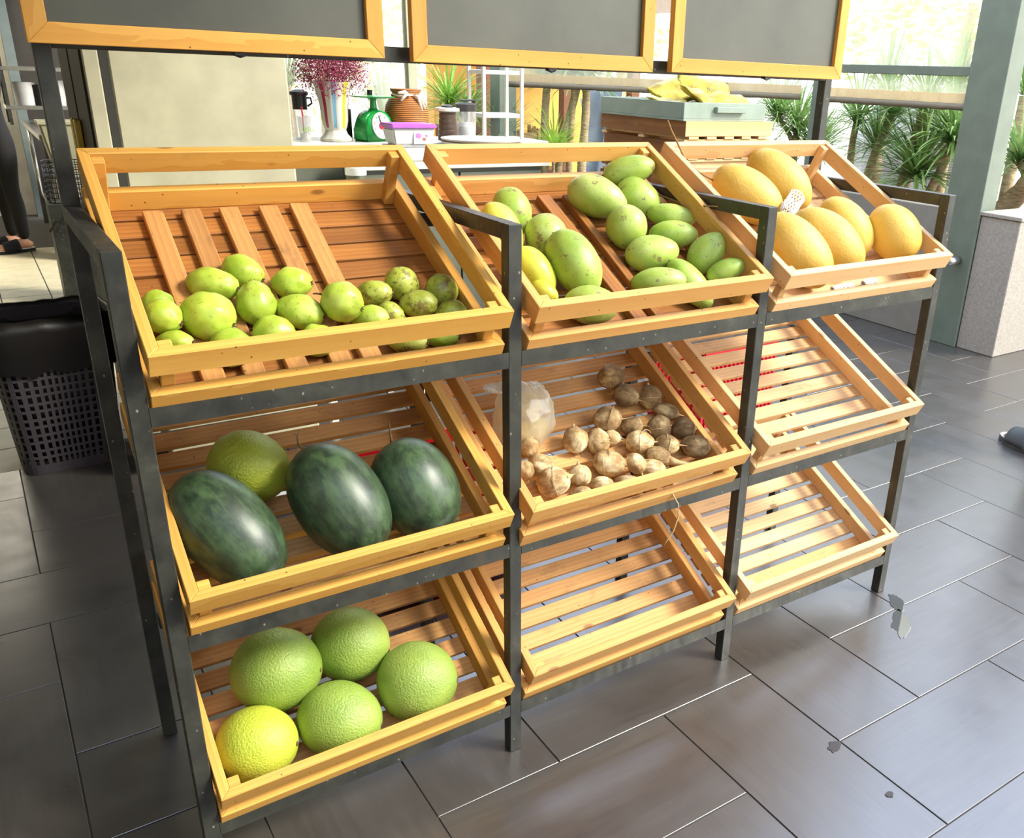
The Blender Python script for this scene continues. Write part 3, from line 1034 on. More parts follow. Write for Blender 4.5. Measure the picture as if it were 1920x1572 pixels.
# ------------------------------------------------------------------ fruit and vegetables
def body(name, a, c, seed, nu=32, nv=20, amp=0.03, nfreq=2.2, sx=0.0, flat=0.0, power=2.0):
    """ellipsoid with its long axis on X, uneven like a grown thing. sx > 0: thicker at the -X end"""
    bm = bmesh.new()
    bmesh.ops.create_uvsphere(bm, u_segments=nu, v_segments=nv, radius=1)
    off = Vector((seed * 3.17, seed * 1.31, seed * 0.77))
    for v in bm.verts:
        p = v.co.copy()
        p = Vector((p.z, p.x, p.y))
        t = p.x
        if power != 2.0:
            r = math.sqrt(p.y ** 2 + p.z ** 2)
            if r > 1e-6:
                r2 = (1 - abs(t) ** power) ** (1 / power) if abs(t) < 1 else 0
                p.y *= r2 / r
                p.z *= r2 / r
        k = 1 - sx * t - flat * t * t
        n = 1 + amp * mnoise.noise(p * nfreq + off) + amp * 0.4 * mnoise.noise(p * nfreq * 2.7 + off)
        v.co = Vector((p.x * a * n, p.y * c * k * n, p.z * c * k * n))
    return bm_mesh(bm, name, True)
def orient(ax, roll):
    q = Vector(ax).normalized().to_track_quat('X', 'Z')
    return q.to_matrix().to_4x4() @ Matrix.Rotation(roll, 4, 'X')
def fruit(name, loc, ax, roll, me, m, label, cat, group):
    o = link(name, me, m)
    o.matrix_world = Matrix.Translation(loc) @ orient(ax, roll)
    return tag(o, label, cat, group)

GL = {1: 'pale green guava half hidden behind the left rail at the top of the pile', 2: 'yellowish smooth guava against the left rail of the crate',
 3: 'largest guava, ribbed, with a broad brown scar facing the front', 4: 'long green guava lying sideways above the largest ribbed guava',
 5: 'topmost guava of the pile lying on the middle loose slat', 6: 'upright pear-shaped guava between the ribbed one and the long ones',
 7: 'round green guava with a dark stem spot on the fourth loose slat', 8: 'long smooth guava below the one with the dark stem spot',
 9: 'big round guava with a curled stem, in the middle of the crate', 10: 'green guava lying right of the curled-stem guava, a twig beside it',
 11: 'brown-spotted guava at the top of the bruised right-hand heap', 12: 'dark bruised guava below the brown-spotted one',
 13: 'dark green oval guava nearest the right-hand rail', 14: 'half hidden yellowish guava just right of the curled-stem guava',
 15: 'small pale guava between the yellowish half hidden one and the dark bruised one', 16: 'bruised guava in the front right corner of the crate',
 17: 'pale guava in the front left corner beside the corner post', 18: 'guava behind the front rail, left of centre, seen above and below the rail',
 19: 'domed guava behind the front rail below the upright pear-shaped guava', 20: 'guava behind the front rail below the long smooth one',
 21: 'guava with a brown navel showing in the slot under the front rail', 22: 'flat green guava showing in the slot under the front rail by the right corner'}
for n, p, ax, a, c in FRUIT['guava']:
    rg = random.Random(n)
    me = body('guava', a, c, n, 32, 20, 0.075, 2.3, rg.uniform(-0.05, 0.10), 0.05)
    m = M['guava_ripe'] if n in (10, 11, 12, 13, 15, 16, 21) else M['guava']
    flip = -1 if n in (6,) else 1
    o = fruit('guava', p, [flip * q for q in ax], rg.uniform(0, 6), me, m, GL[n], 'guava', 'guavas in the top crate')
    # calyx scar at the blossom end
    bm = bmesh.new()
    add_ball(bm, (0, 0, 0), 0.0022, 0.0042, 0.0042, 10, 6)
    for k in range(5):
        an = k * 2 * PI / 5
        add_tube(bm, [(0, 0.003 * math.cos(an), 0.003 * math.sin(an)), (0.003, 0.006 * math.cos(an), 0.006 * math.sin(an))], [0.0014, 0.0006], 5)
    link('calyx', bm_mesh(bm, 'calyx', True), M['calyx'], o, loc=(a * 0.985, 0, 0))
    if n in (9, 10):
        tube('stem', [(-a * 0.96, 0, 0), (-a - 0.008, 0.002, 0.003), (-a - 0.014, 0.004, 0.008)], [0.0022, 0.0018, 0.0014], M['calyx'], o, 6)
# the ribbed guava's scar and the curled-stem guava face the viewer
ML = {1: 'green mango standing upright at the back by the left rail', 2: 'pale green mango behind the left rail below the upright one',
 3: 'yellow mango low in the front left corner of the mango crate', 4: 'blotchy green mango behind the largest brown-scarred mango',
 5: 'largest green mango, tilted, with a dark brown scar in its middle', 6: 'large smooth bright green mango lying across the two dark slats',
 7: 'highest mango of all, lying against the back right corner', 8: 'green mango with a round brown bruise at its lower end',
 9: 'round mango seen end on with a black stem spot', 10: 'mango with a dark end beside a dry twig by the right rail',
 11: 'plain bright green mango above the big blotched front mango', 12: 'big mango with a brown-blotched end, right of the bare slats',
 13: 'upright mango with small black scabs, right of the front', 14: 'small mango with a large brown patch in the front right corner',
 15: 'long mango pointing down through the slot under the front rail', 16: 'mango lying along the front rail with brown streaks on top',
 17: 'mango behind the front rail seen above and below the rail', 18: 'small pale mango beside the front left corner post'}
for n, p, ax, a, c in FRUIT['mango']:
    rg = random.Random(n + 50)
    me = body('mango', a, c, n + 40, 32, 20, 0.035, 1.8, rg.uniform(0.02, 0.14), 0.02)
    m = M['mango_yellow'] if n in (2, 3, 18) else M['mango']
    o = fruit('mango', p, ax, rg.uniform(0, 6), me, m, ML[n], 'mango', 'green mangoes in the top crate')
    bm = bmesh.new()
    add_ball(bm, (0, 0, 0), 0.0016, 0.0034, 0.0030, 10, 6)
    link('stem_scar', bm_mesh(bm, 'stem_scar', True), M['calyx'], o, loc=(-a * 1.0, 0, 0))
CAM = Vector(co.location)
def patch(o, world_dir, a, c, sz, m, name='bruise', seed=1):
    """flat scab lying on the skin where it faces world_dir"""
    mw = o.matrix_world
    d = (mw.to_3x3().inverted() @ Vector(world_dir)).normalized()
    me = o.data
    best = max(me.vertices, key=lambda v: v.co.normalized().dot(d))
    ctr = best.co.copy()
    bm = bmesh.new()
    bm.from_mesh(me)
    keep = []
    for f in bm.faces:
        q = f.calc_center_median()
        r = (q - ctr).length
        if r < sz * (0.8 + 0.5 * mnoise.noise(q * 90 + Vector((seed, 0, 0)))):
            keep.append(f)
    bmesh.ops.delete(bm, geom=[f for f in bm.faces if f not in keep], context='FACES')
    for _ in range(1):
        bmesh.ops.subdivide_edges(bm, edges=bm.edges, cuts=1)
    for v in bm.verts:
        v.co += v.co.normalized() * 0.0007
    if len(bm.faces) == 0:
        bm.free()
        return
    link(name, bm_mesh(bm, name, True), m, o)

YL = {1: 'yellow netted melon at the upper left of the crate', 2: 'uppermost yellow melon lying against the back rail',
 3: 'yellow melon with a green stalk behind the black steel post', 4: 'yellow melon in the middle of the front row',
 5: 'yellow melon behind the middle one, beside the white foam net', 6: 'broad yellow melon by the right-hand rail'}
for n, p, ax, a, c in FRUIT['melon']:
    me = body('melon', a, c, n + 80, 40, 24, 0.015, 1.5, 0.0, 0.0)
    o = fruit('yellow_melon', p, ax, n * 1.3, me, M['melon'], YL[n], 'melon', 'yellow melons in the top crate')
    if n == 3:
        tube('stalk', [(-a * 0.97, 0, 0), (-a - 0.006, 0.004, 0.008), (-a + 0.004, 0.012, 0.035), (-a + 0.014, 0.016, 0.060)], [0.004, 0.0028, 0.0024, 0.0032], M['twig_green'], o, 8)
WL = {1: 'largest dark watermelon lying by the left rail', 2: 'dark watermelon in the middle with a pale scratch', 3: 'shortest dark watermelon with pale cracks by the right rail'}
for n, p, ax, a, c in FRUIT['watermelon']:
    me = body('watermelon', a, c, n + 90, 48, 28, 0.012, 1.4, 0.0, 0.0, 2.15)
    o = fruit('watermelon', p, ax, n * 2.1, me, M['watermelon'], WL[n], 'watermelon', 'watermelons on the middle tier')
    if n > 1:
        tube('stem', [(-a * 0.98, 0, 0), (-a - 0.015, 0.004, 0.004), (-a - 0.03, 0.002, 0.016), (-a - 0.042, -0.004, 0.032)], [0.0035, 0.0022, 0.0016, 0.0010], M['twig'], o, 6)
PL = {0: 'lone yellow-green pomelo behind the watermelons', 1: 'large green pomelo at the upper left of the bottom crate',
 2: 'darkest green pomelo at the top of the bottom crate', 3: 'pale green pomelo with a yellow underside by the right rail',
 4: 'green pomelo in the middle of the front row with a pink scar', 5: 'yellow-green pomelo in the front left corner'}
for n, p, ax, a, c in FRUIT['pom1'] + FRUIT['pomelo']:
    me = body('pomelo', a, c, n + 110, 44, 28, 0.02, 1.4, 0.04, 0.0)
    o = fruit('pomelo', p, ax, n * 1.7, me, M['pomelo_yellow'] if n in (0, 5) else M['pomelo'], PL[n], 'pomelo', 'pomelos on the rack')
    bm = bmesh.new()
    add_ball(bm, (0, 0, 0), 0.0018, 0.005, 0.005, 10, 6)
    link('navel', bm_mesh(bm, 'navel', True), M['calyx'], o, loc=(a * 1.0, 0, 0))

JL = {1: 'yam bean highest up the slats, with a brown end', 2: 'yam bean just below the highest one', 3: 'notched brown yam bean high by the right rail',
 4: 'flat brown yam bean with a dark upright root by the right rail', 5: 'large brown yam bean left of the heap with white root threads',
 6: 'shadowed yam bean behind the heap between two larger ones', 7: 'yam bean right of the heap under the flat brown one',
 8: 'yam bean near the right rail above the lowest right one', 9: 'lone yam bean with a knobbly navel left of the heap',
 10: 'pale round yam bean right of the lone one', 11: 'small yam bean peeping from behind the pale round one',
 12: 'palest yam bean on top of the heap with a thin tail', 13: 'brown yam bean right of the palest one',
 14: 'large brown yam bean in the right corner', 15: 'large yam bean with a dark root at the front of the heap',
 16: 'pale yam bean at the front rail under the palest one', 17: 'yam bean with a long thick root running right',
 18: 'small yam bean between the front left pair and the heap', 19: 'yam bean low behind the front rail, middle',
 20: 'big pointed yam bean in the front left corner', 21: 'brown yam bean above the big pointed one',
 22: 'yam bean with a tall neck beside the plastic bag', 23: 'yam bean partly behind the black steel post',
 24: 'flat yam bean low behind the front rail, left', 25: 'low yam bean root lying along the front rail',
 26: 'small shadowed yam bean under the palest one', 27: 'dark root-like yam bean lying in the front right corner'}
for n, p, ax, a, c in FRUIT['jicama']:
    rg = random.Random(n + 300)
    me = body('yam_bean', a, c, n + 140, 28, 18, 0.10, 1.9, rg.uniform(-0.05, 0.15), 0.06)
    m = M['jicama_brown'] if n in (1, 2, 3, 4, 6, 7, 8, 13, 14, 17, 27) else M['jicama']
    o = fruit('yam_bean', p, ax, rg.uniform(0, 6), me, m, JL[n], 'yam bean', 'yam beans on the middle tier')
    # tapering tail root and a stem nub
    L = {17: 0.085, 12: 0.03, 20: 0.02, 22: 0.035, 15: 0.03, 27: 0.06}.get(n, rg.uniform(0.014, 0.045))
    pts, rad = [], []
    by, bz = rg.uniform(-1, 1), rg.uniform(-0.4, 1)
    for i in range(7):
        f = i / 6
        pts.append((a * 0.86 + L * f, by * L * 0.5 * f * f, bz * L * 0.45 * f * f))
        rad.append(max(0.0007, (0.012 if n in (17, 22, 20) else 0.0034) * (1 - f) ** 1.6))
    tube('root', pts, rad, M['jicama_root'], o, 7)
    if n % 3 == 0:
        tube('stem', [(-a * 0.95, 0, 0), (-a - 0.003, 0.001, 0.001), (-a - 0.006, 0.002, 0.001)], [0.0045, 0.0032, 0.0026], M['jicama_root'], o, 7)
    if n in (1, 3, 5, 7, 10, 12, 13, 15, 18, 20, 21):
        bm = bmesh.new()
        for k in range(3):
            an, bn = rg.uniform(0, 6.28), rg.uniform(-0.5, 0.9)
            q = [Vector((a * bn * (1 - 0.2 * i), c * 1.0 * math.cos(an + 0.35 * i) * (1 + 0.02 * i), c * 1.0 * math.sin(an + 0.35 * i) * (1 + 0.02 * i))) for i in range(6)]
            add_tube(bm, q, [0.0009] * 5 + [0.0004], 5)
        link('root_hair', bm_mesh(bm, 'root_hair', True), M['jicama_root'], o)

# long dry root hanging out over the front beam
tag(tube('hanging_root', [(1.070, 0.012, 0.592), (1.090, -0.012, 0.575), (1.108, -0.014, 0.545), (1.112, -0.014, 0.510), (1.098, -0.016, 0.475), (1.080, -0.014, 0.452), (1.076, -0.012, 0.440)],
         [0.0016, 0.0018, 0.0018, 0.0016, 0.0014, 0.0012, 0.0008], M['jicama_root'], n=6), 'long pale dry root hanging over the steel beam under the yam beans', 'root')
tag(tube('dry_stalk', [(1.285, 0.395, 1.222), (1.293, 0.36, 1.206), (1.300, 0.30, 1.198), (1.303, 0.255, 1.197), (1.300, 0.200, 1.201), (1.300, 0.149, 1.206)],
         [0.0022, 0.0026, 0.0028, 0.003, 0.0022, 0.001], M['twig'], n=6), 'dry brown stalk lying over the right rail of the mango crate', 'twig')
tag(tube('dry_stalk', [(1.336, 0.400, 1.382), (1.350, 0.400, 1.358), (1.368, 0.400, 1.334), (1.402, 0.400, 1.286), (1.440, 0.395, 1.258), (1.475, 0.385, 1.240), (1.500, 0.380, 1.228)],
         [0.0022, 0.0024, 0.0024, 0.0026, 0.0026, 0.0024, 0.0014], M['twig'], n=6), 'long thin stalk rising over the left rail of the yellow melon crate', 'twig')
for nm, pts, lb in (('wire_ring', (0.2215, 0.026, 0.9875), 'twisted dark wire ring lying in the slot of the guava crate, nearer the left post'),
                    ('wire_ring', (0.372, 0.026, 0.9875), 'twisted dark wire ring lying in the slot of the guava crate, right of centre')):
    bm = bmesh.new()
    q = [(0.009 * math.cos(k / 14 * 2 * PI) * (1 + 0.1 * math.sin(3 * k)), 0.0075 * math.sin(k / 14 * 2 * PI), 0.002 * math.sin(k)) for k in range(16)]
    add_tube(bm, q, 0.0012, 6)
    tag(link(nm, bm_mesh(bm, nm, True), M['calyx'], loc=pts), lb, 'wire', 'wire rings in the guava crate')

# white foam nets among the melons
def foam_net(pts, r, label, seed):
    rg = random.Random(seed)
    bm = bmesh.new()
    P_ = [Vector(p) for p in pts]
    d = (P_[-1] - P_[0]).normalized()
    u = d.orthogonal().normalized()
    v_ = d.cross(u)
    for k in range(30):
        a = 2 * PI * k / 30
        q = []
        m_ = 4 * (len(P_) - 1)
        for i in range(m_ + 1):
            f = i / m_
            s_ = f * (len(P_) - 1)
            j = min(int(s_), len(P_) - 2)
            p = P_[j].lerp(P_[j + 1], s_ - j)
            aa = a + (1.5 if k % 2 else -1.5) * f
            rr = r * (0.72 + 0.28 * math.sin(f * PI) + 1.1 * max(0, f - 0.7) + 0.06 * rg.uniform(-1, 1))
            q.append(p + u * rr * math.cos(aa) + v_ * rr * math.sin(aa) * 0.75)
        add_tube(bm, q, [0.0016] * len(q), 5)
    o = link('foam_net', bm_mesh(bm, 'foam_net', True), M['foam'])
    return tag(o, label, 'foam net', 'white foam nets in the melon crate')
foam_net([(1.585, 0.200, 1.168), (1.615, 0.222, 1.176), (1.650, 0.242, 1.186), (1.685, 0.262, 1.200)], 0.021, 'white foam net sleeve bunched between the yellow melons', 1)
foam_net([(1.615, 0.040, 1.000), (1.640, 0.042, 1.000), (1.668, 0.042, 1.001), (1.690, 0.042, 1.001)], 0.009, 'white foam net poking out under the front rail, centre', 2)
foam_net([(1.735, 0.042, 1.002), (1.760, 0.044, 1.002), (1.785, 0.045, 1.003)], 0.011, 'white foam net poking out under the front rail by the right corner', 3)

BAGC = (0.842, 0.262, 0.722)
# plastic bag of yellow fruit on the yam bean crate
bagr = thing('plastic_bag', 'clear plastic bag of yellow fruit lying behind the black post', 'bag', BAGC)
bm = bmesh.new()
bmesh.ops.create_uvsphere(bm, u_segments=48, v_segments=32, radius=1)
for v in bm.verts:
    p = v.co.copy()
    n = 1 + 0.10 * mnoise.noise(p * 2.0) + 0.10 * abs(mnoise.noise(Vector((p.x * 6, p.y * 6, p.z * 2)))) + 0.05 * mnoise.noise(p * 11)
    v.co = Vector((p.x * 0.075 * n + 0.005, p.y * 0.060 * n, p.z * 0.085 * n + (0.03 * max(0, -p.x) * p.z)))
link('bag_film', bm_mesh(bm, 'bag_film', True), M['bag'], bagr)
bm = bmesh.new()
for k in range(26):
    a = 2 * PI * k / 26
    q = [Vector((-0.045 + 0.012 * math.cos(a), -0.02 + 0.010 * math.sin(a), 0.07)), Vector((-0.062 + 0.026 * math.cos(a), -0.025 + 0.02 * math.sin(a), 0.088)),
         Vector((-0.078 + 0.040 * math.cos(a + 0.2), -0.03 + 0.03 * math.sin(a + 0.2), 0.100))]
    add_tube(bm, q, [0.004, 0.004, 0.0025], 5)
link('knot_gather', bm_mesh(bm, 'knot_gather', True), M['bag'], bagr)
for k, (x, y, z, r) in enumerate(((0.025, -0.004, -0.028, 0.036), (-0.022, -0.008, -0.034, 0.033), (0.012, 0.004, 0.030, 0.034), (-0.030, 0.010, 0.018, 0.028))):
    ob = ball('yellow_fruit', (BAGC[0] + x, BAGC[1] + y, BAGC[2] + z), r, r, r * 0.92, M['yellow_fruit'])
    tag(ob, ['yellow fruit inside the clear bag, lowest and nearest the slats', 'yellow fruit inside the clear bag, behind the black post',
             'yellow fruit inside the clear bag, uppermost', 'small yellow fruit inside the clear bag at its knot side'][k], 'fruit', 'yellow fruit in the plastic bag')

# ------------------------------------------------------------------ fridge
fr = thing('display_fridge', 'white display fridge seen from its side, dark glass door at its left', 'fridge', (0.58, 2.33, 0.0))
def pbox(name, x0, x1, y0, y1, z0, z1, m, parent, bev=0.002):
    o = box(name, x0, x1, y0, y1, z0, z1, m, parent, bev)
    o.location = Vector(o.location) - Vector(parent.location)
    return o
pbox('cabinet', 0.308, 0.872, 2.0, 2.66, 0.05, 1.95, M['fridge_white'], fr, 0.006)
pbox('gasket', 0.282, 0.308, 2.004, 2.656, 0.10, 1.94, M['gasket'], fr)
for y0, y1, hy in ((2.0, 2.325, 0.125), (2.335, 2.66, -0.125)):
    dr = pbox('door', 0.236, 0.282, y0, y1, 0.10, 1.95, M['fridge_white'], fr, 0.004)
    box('glass', -0.030, -0.0235, -0.145, 0.145, -0.88, 0.90, M['fridge_glass'], dr)
    box('handle', -0.052, -0.031, hy - 0.012, hy + 0.012, -0.06, 0.24, plain('brass', rgb(190, 160, 70), 0.35, 0.6), dr, 0.003)
for y in (2.06, 2.60):
    for x in (0.34, 0.83):
        o = lathe('foot', [(0.02, 0), (0.024, 0.01), (0.016, 0.02), (0.016, 0.055)], M['black_paint'], fr, n=12)
        o.location = (x - 0.58, y - 2.33, 0)

# ------------------------------------------------------------------ counter at the window
ct = thing('counter', 'long white-topped counter with grey-green front in front of the window', 'counter', (1.80, 3.36, 0))
pbox('worktop', 0.93, 2.66, 3.14, 3.54, 1.075, 1.110, M['counter_white'], ct, 0.004)
for x0, x1 in ((0.96, 1.52), (1.525, 2.08), (2.085, 2.63)):
    pbox('front_panel', x0, x1, 3.18, 3.20, 0.06, 1.075, M['counter_green'], ct)
pbox('carcass', 0.96, 2.63, 3.202, 3.52, 0.06, 1.074, M['counter_green'], ct)
lc = thing('low_counter', 'lower grey-green cabinet with pale top in front of the window counter', 'cabinet', (1.95, 2.95, 0))
pbox('top', 1.40, 2.46, 2.80, 3.12, 1.010, 1.040, M['counter_white'], lc, 0.003)
pbox('body', 1.43, 2.43, 2.84, 3.11, 0.02, 1.010, M['counter_green'], lc)
for x0, x1 in ((1.44, 1.93), (1.94, 2.42)):
    dd = pbox('door', x0, x1, 2.822, 2.839, 0.06, 0.99, M['counter_green'], lc)
    box('knob', -0.01, 0.01, -0.022, -0.009, 0.36, 0.38, M['steel_bright'], dd)

# cup with red straw and lime lettering
def obj_at(name, label, cat, loc, group=None):
    return thing(name, label, cat, loc, 0, group)
cup = obj_at('plastic_cup', 'clear plastic cup with lime lettering and a red straw by the fridge', 'cup', (1.300, 3.25, 1.110))
lathe('cup_body', [(0.024, 0.0), (0.026, 0.012), (0.034, 0.118), (0.036, 0.120), (0.0335, 0.118), (0.025, 0.014), (0.0, 0.012)], M['clear'], cup)
tube('straw', [(-0.006, 0.0, 0.016), (-0.004, 0.004, 0.12), (-0.006, 0.006, 0.165)], 0.004, M['red'], cup, 8)
text_mesh('lettering', 'UCU', 0.030, M['lime_ink'], cup, Matrix.Translation((0.002, -0.0325, 0.058)) @ Matrix.Rotation(PI / 2, 4, 'X'))
lathe('ice', [(0.0, 0.014), (0.022, 0.016), (0.023, 0.035), (0.0, 0.04)], M['white_plastic'], cup, n=16)
bt = obj_at('lidded_jug', 'clear jug with a black lid and spout behind the plastic cup', 'jug', (1.330, 3.40, 1.110))
lathe('jug_body', [(0.034, 0.0), (0.036, 0.10), (0.036, 0.145), (0.034, 0.145)], M['clear'], bt)
lathe('jug_lid', [(0.036, 0.145), (0.037, 0.21), (0.046, 0.215), (0.046, 0.228), (0.02, 0.24), (0.0, 0.24)], M['black_paint'], bt)
tube('jug_handle', [(0.036, 0, 0.20), (0.058, 0, 0.20), (0.062, 0, 0.175), (0.04, 0, 0.16)], 0.005, M['black_paint'], bt, 8)

# striped vase of dried flowers
vs = obj_at('striped_vase', 'white flared vase with red, blue and yellow stripes holding dried flowers', 'vase', (1.462, 3.27, 1.110))
def scal(a, z):
    return 1.0 + (0.035 * math.cos(12 * a) if z > 0.25 else 0.012 * math.cos(12 * a))
VP = [(0.0, 0.0), (0.078, 0.002), (0.080, 0.014), (0.060, 0.035), (0.052, 0.055), (0.060, 0.072), (0.066, 0.10), (0.070, 0.17), (0.082, 0.24), (0.098, 0.286),
      (0.094, 0.284), (0.076, 0.235), (0.064, 0.17), (0.058, 0.10), (0.0, 0.09)]
lathe('vase_body', VP, M['vase'], vs, n=72, jit=scal)
fl = obj_at('dried_flowers', 'bunch of plum-coloured dried flowers in the striped vase', 'flowers', (1.462, 3.27, 1.36))
rg = random.Random(5)
bm, bm2, bm3 = bmesh.new(), bmesh.new(), bmesh.new()
for k in range(190):
    a, r, h = rg.uniform(0, 6.28), rg.uniform(0, 1) ** 0.6, rg.uniform(0.05, 0.30)
    tip = Vector((r * 0.16 * math.cos(a), r * 0.16 * math.sin(a), h * (1.0 - 0.25 * r)))
    b0 = Vector((r * 0.05 * math.cos(a), r * 0.05 * math.sin(a), -0.10))
    if k % 2 == 0:
        add_tube(bm3, [b0, b0.lerp(tip, 0.5) + Vector((0, 0, 0.02)), tip], 0.0012, 4)
    for j in range(34):
        q = tip + Vector((rg.gauss(0, 0.024), rg.gauss(0, 0.024), rg.gauss(-0.02, 0.035)))
        s = rg.uniform(0.003, 0.0062)
        tgt = bm if rg.random() < 0.86 else bm2
        u = Vector((rg.gauss(0, 1), rg.gauss(0, 1), rg.gauss(0, 1))).normalized()
        v_ = u.orthogonal().normalized()
        w_ = u.cross(v_)
        vv = [tgt.verts.new(q + s * x) for x in (u, -u * 0.6 + v_ * 0.8, -u * 0.6 - v_ * 0.6 + w_ * 0.7, -u * 0.6 - w_ * 0.8)]
        for f in ((0, 1, 2), (0, 2, 3), (0, 3, 1), (1, 3, 2)):
            tgt.faces.new([vv[i] for i in f])
for nm, b_, m_ in (('plum_blossoms', bm, 'flower'), ('pink_blossoms', bm2, 'flower_pale'), ('stems', bm3, 'twig')):
    o = link(nm, bm_mesh(b_, nm), M[m_], fl)
    o['kind'] = 'stuff'

# black box, kitchen scale
tag(box('black_box', 1.515, 1.575, 3.34, 3.42, 1.110, 1.262, M['black_paint'], bevel=0.003), 'small black box between the striped vase and the green scale', 'box')
sc = thing('kitchen_scale', 'green dial kitchen scale with a round pan on the counter', 'scale', (1.662, 3.25, 1.110), math.radians(24))
bm = bmesh.new()
ring = [(-0.105, 0.0), (0.105, 0.0), (0.100, 0.06), (0.086, 0.125), (0.045, 0.150), (-0.045, 0.150), (-0.086, 0.125), (-0.100, 0.06)]
fr_ = [bm.verts.new((x, -0.055 + 0.02 * z / 0.15, z)) for x, z in ring]
bk_ = [bm.verts.new((x * 0.92, 0.065 - 0.02 * z / 0.15, z)) for x, z in ring]
bm.faces.new(fr_)
bm.faces.new(list(reversed(bk_)))
for i in range(8):
    j = (i + 1) % 8
    bm.faces.new((fr_[j], fr_[i], bk_[i], bk_[j]))
link('scale_body', bm_mesh(bm, 'scale_body', bevel=0.010, seg=3, smooth=True), M['green_enamel'], sc)
dl = lathe('dial', [(0.0, 0.0), (0.064, 0.0), (0.066, 0.004), (0.064, 0.008), (0.060, 0.006), (0.0, 0.006)], M['white_plastic'], sc, loc=(0.0, -0.046, 0.078), n=40, rot=(PI / 2 - 0.13, 0, 0))
lathe('dial_hub', [(0.018, 0.006), (0.018, 0.010), (0.0, 0.011)], M['red'], dl, n=20)
box('pointer', -0.0022, 0.0022, 0.010, 0.052, 0.0085, 0.0095, M['black_paint'], dl)
dl.children[-1].rotation_euler = (0, 0, 0.25)
dl.children[-1].location = (-0.008, 0.030, 0.009)
for k in range(10):
    a = 2 * PI * k / 10
    o = box('tick', -0.0015, 0.0015, -0.005, 0.005, 0.0062, 0.0072, M['printed_ink'], dl)
    o.location = (0.050 * math.sin(a), 0.050 * math.cos(a), 0.0068)
    o.rotation_euler = (0, 0, -a)
lathe('pan_stem', [(0.030, 0.150), (0.018, 0.162), (0.015, 0.200), (0.024, 0.212)], M['green_enamel'], sc, n=16)
lathe('pan', [(0.0, 0.210), (0.06, 0.210), (0.112, 0.216), (0.115, 0.221), (0.06, 0.215), (0.0, 0.215)], M['green_enamel'], sc, n=40)
cb = obj_at('corked_bottle', 'small clear bottle with a black cap behind the green scale', 'bottle', (1.712, 3.42, 1.110))
lathe('bottle_body', [(0.024, 0), (0.024, 0.13), (0.014, 0.16), (0.013, 0.20), (0.0, 0.20)], M['clear'], cb, n=20)
lathe('bottle_cap', [(0.014, 0.198), (0.015, 0.245), (0.0, 0.246)], M['black_paint'], cb, n=16)
lathe('label_band', [(0.0246, 0.03), (0.0246, 0.11)], M['cork'], cb, n=20)

# rattan jar with ribbon
rj = obj_at('rattan_jar', 'round brown woven rattan jar with a cream ribbon round its neck', 'jar', (1.865, 3.30, 1.110))
def weave(a, z):
    return 1.0 + 0.010 * math.sin(60 * a + (PI if int(z * 220) % 2 else 0))
prof = [(0.0, 0.0), (0.078, 0.0)]
for k in range(44):
    z = 0.004 + 0.205 * k / 43
    f = z / 0.209
    r = 0.078 + 0.036 * math.sin(PI * min(1, f * 1.02) * 0.78 + 0.05) if f < 0.80 else 0.078 + 0.036 * math.sin(PI * 0.816 * 0.78 + 0.05) - 0.34 * (f - 0.80) * 0.209 * (1 + 3 * (f - 0.8))
    prof.append((r + 0.0018 * (k % 2), z))
prof += [(0.070, 0.222), (0.072, 0.236), (0.082, 0.252), (0.082, 0.258), (0.066, 0.256), (0.062, 0.22)]
lathe('jar_body', prof, M['rattan'], rj, n=120, jit=weave)
bm = bmesh.new()
add_tube(bm, [(0.074 * math.cos(k * PI / 14), 0.074 * math.sin(k * PI / 14), 0.226 + 0.004 * math.sin(k)) for k in range(29)], 0.006, 6)
for s_, dx, dz in ((-1, 0.085, 0.03), (-1, 0.07, -0.01), (1, 0.06, -0.05), (1, 0.045, -0.065)):
    pts = [Vector((0.012 * s_, -0.078, 0.226)), Vector((s_ * dx * 0.55, -0.098, 0.226 + dz * 0.2 + 0.012)), Vector((s_ * dx, -0.100, 0.222 + dz * 0.9 - 0.01))]
    add_tube(bm, pts, [0.006, 0.011, 0.007], 6)
link('ribbon', bm_mesh(bm, 'ribbon', True), M['ribbon'], rj)

# stacked food boxes with purple lid
def food_box(z, label, lid):
    r = thing('food_container', label, 'container', (1.715, 2.93, z), 0, 'food containers on the lower cabinet')
    bm = bmesh.new()
    vs_ = add_box(bm, -0.112, 0.112, -0.07, 0.07, 0.0, 0.078)
    for v in vs_:
        if v.co.z < 0.01:
            v.co.x *= 0.88
            v.co.y *= 0.86
    link('tub', bm_mesh(bm, 'tub', bevel=0.008, seg=2), M['white_plastic'], r)
    if lid:
        bm = bmesh.new()
        add_box(bm, -0.119, 0.119, -0.077, 0.077, 0.078, 0.100)
        link('lid', bm_mesh(bm, 'lid', bevel=0.005, seg=2), M['purple'], r)
        st = box('sticker', -0.004, 0.073, -0.0705, -0.0690, 0.006, 0.060, plain('sticker_paper', rgb(242, 226, 236), 0.5), r)
        for (x, z_, s_, m_) in ((-0.014, 0.012, 0.016, 'pink_ink'), (0.016, -0.004, 0.011, 'brown_ink'), (0.028, 0.012, 0.008, 'pink_ink')):
            ball('printed_blob', (x, -0.0008, z_), s_, 0.0008, s_ * 0.8, M[m_], st, 16, 8)
    else:
        box('rim', -0.116, 0.116, -0.074, 0.074, 0.072, 0.0775, M['white_plastic'], r, 0.002)
    return r
food_box(1.0405, 'white plastic food container underneath the purple-lidded one', False)
food_box(1.1190, 'white plastic food container with a purple lid and pink sticker', True)

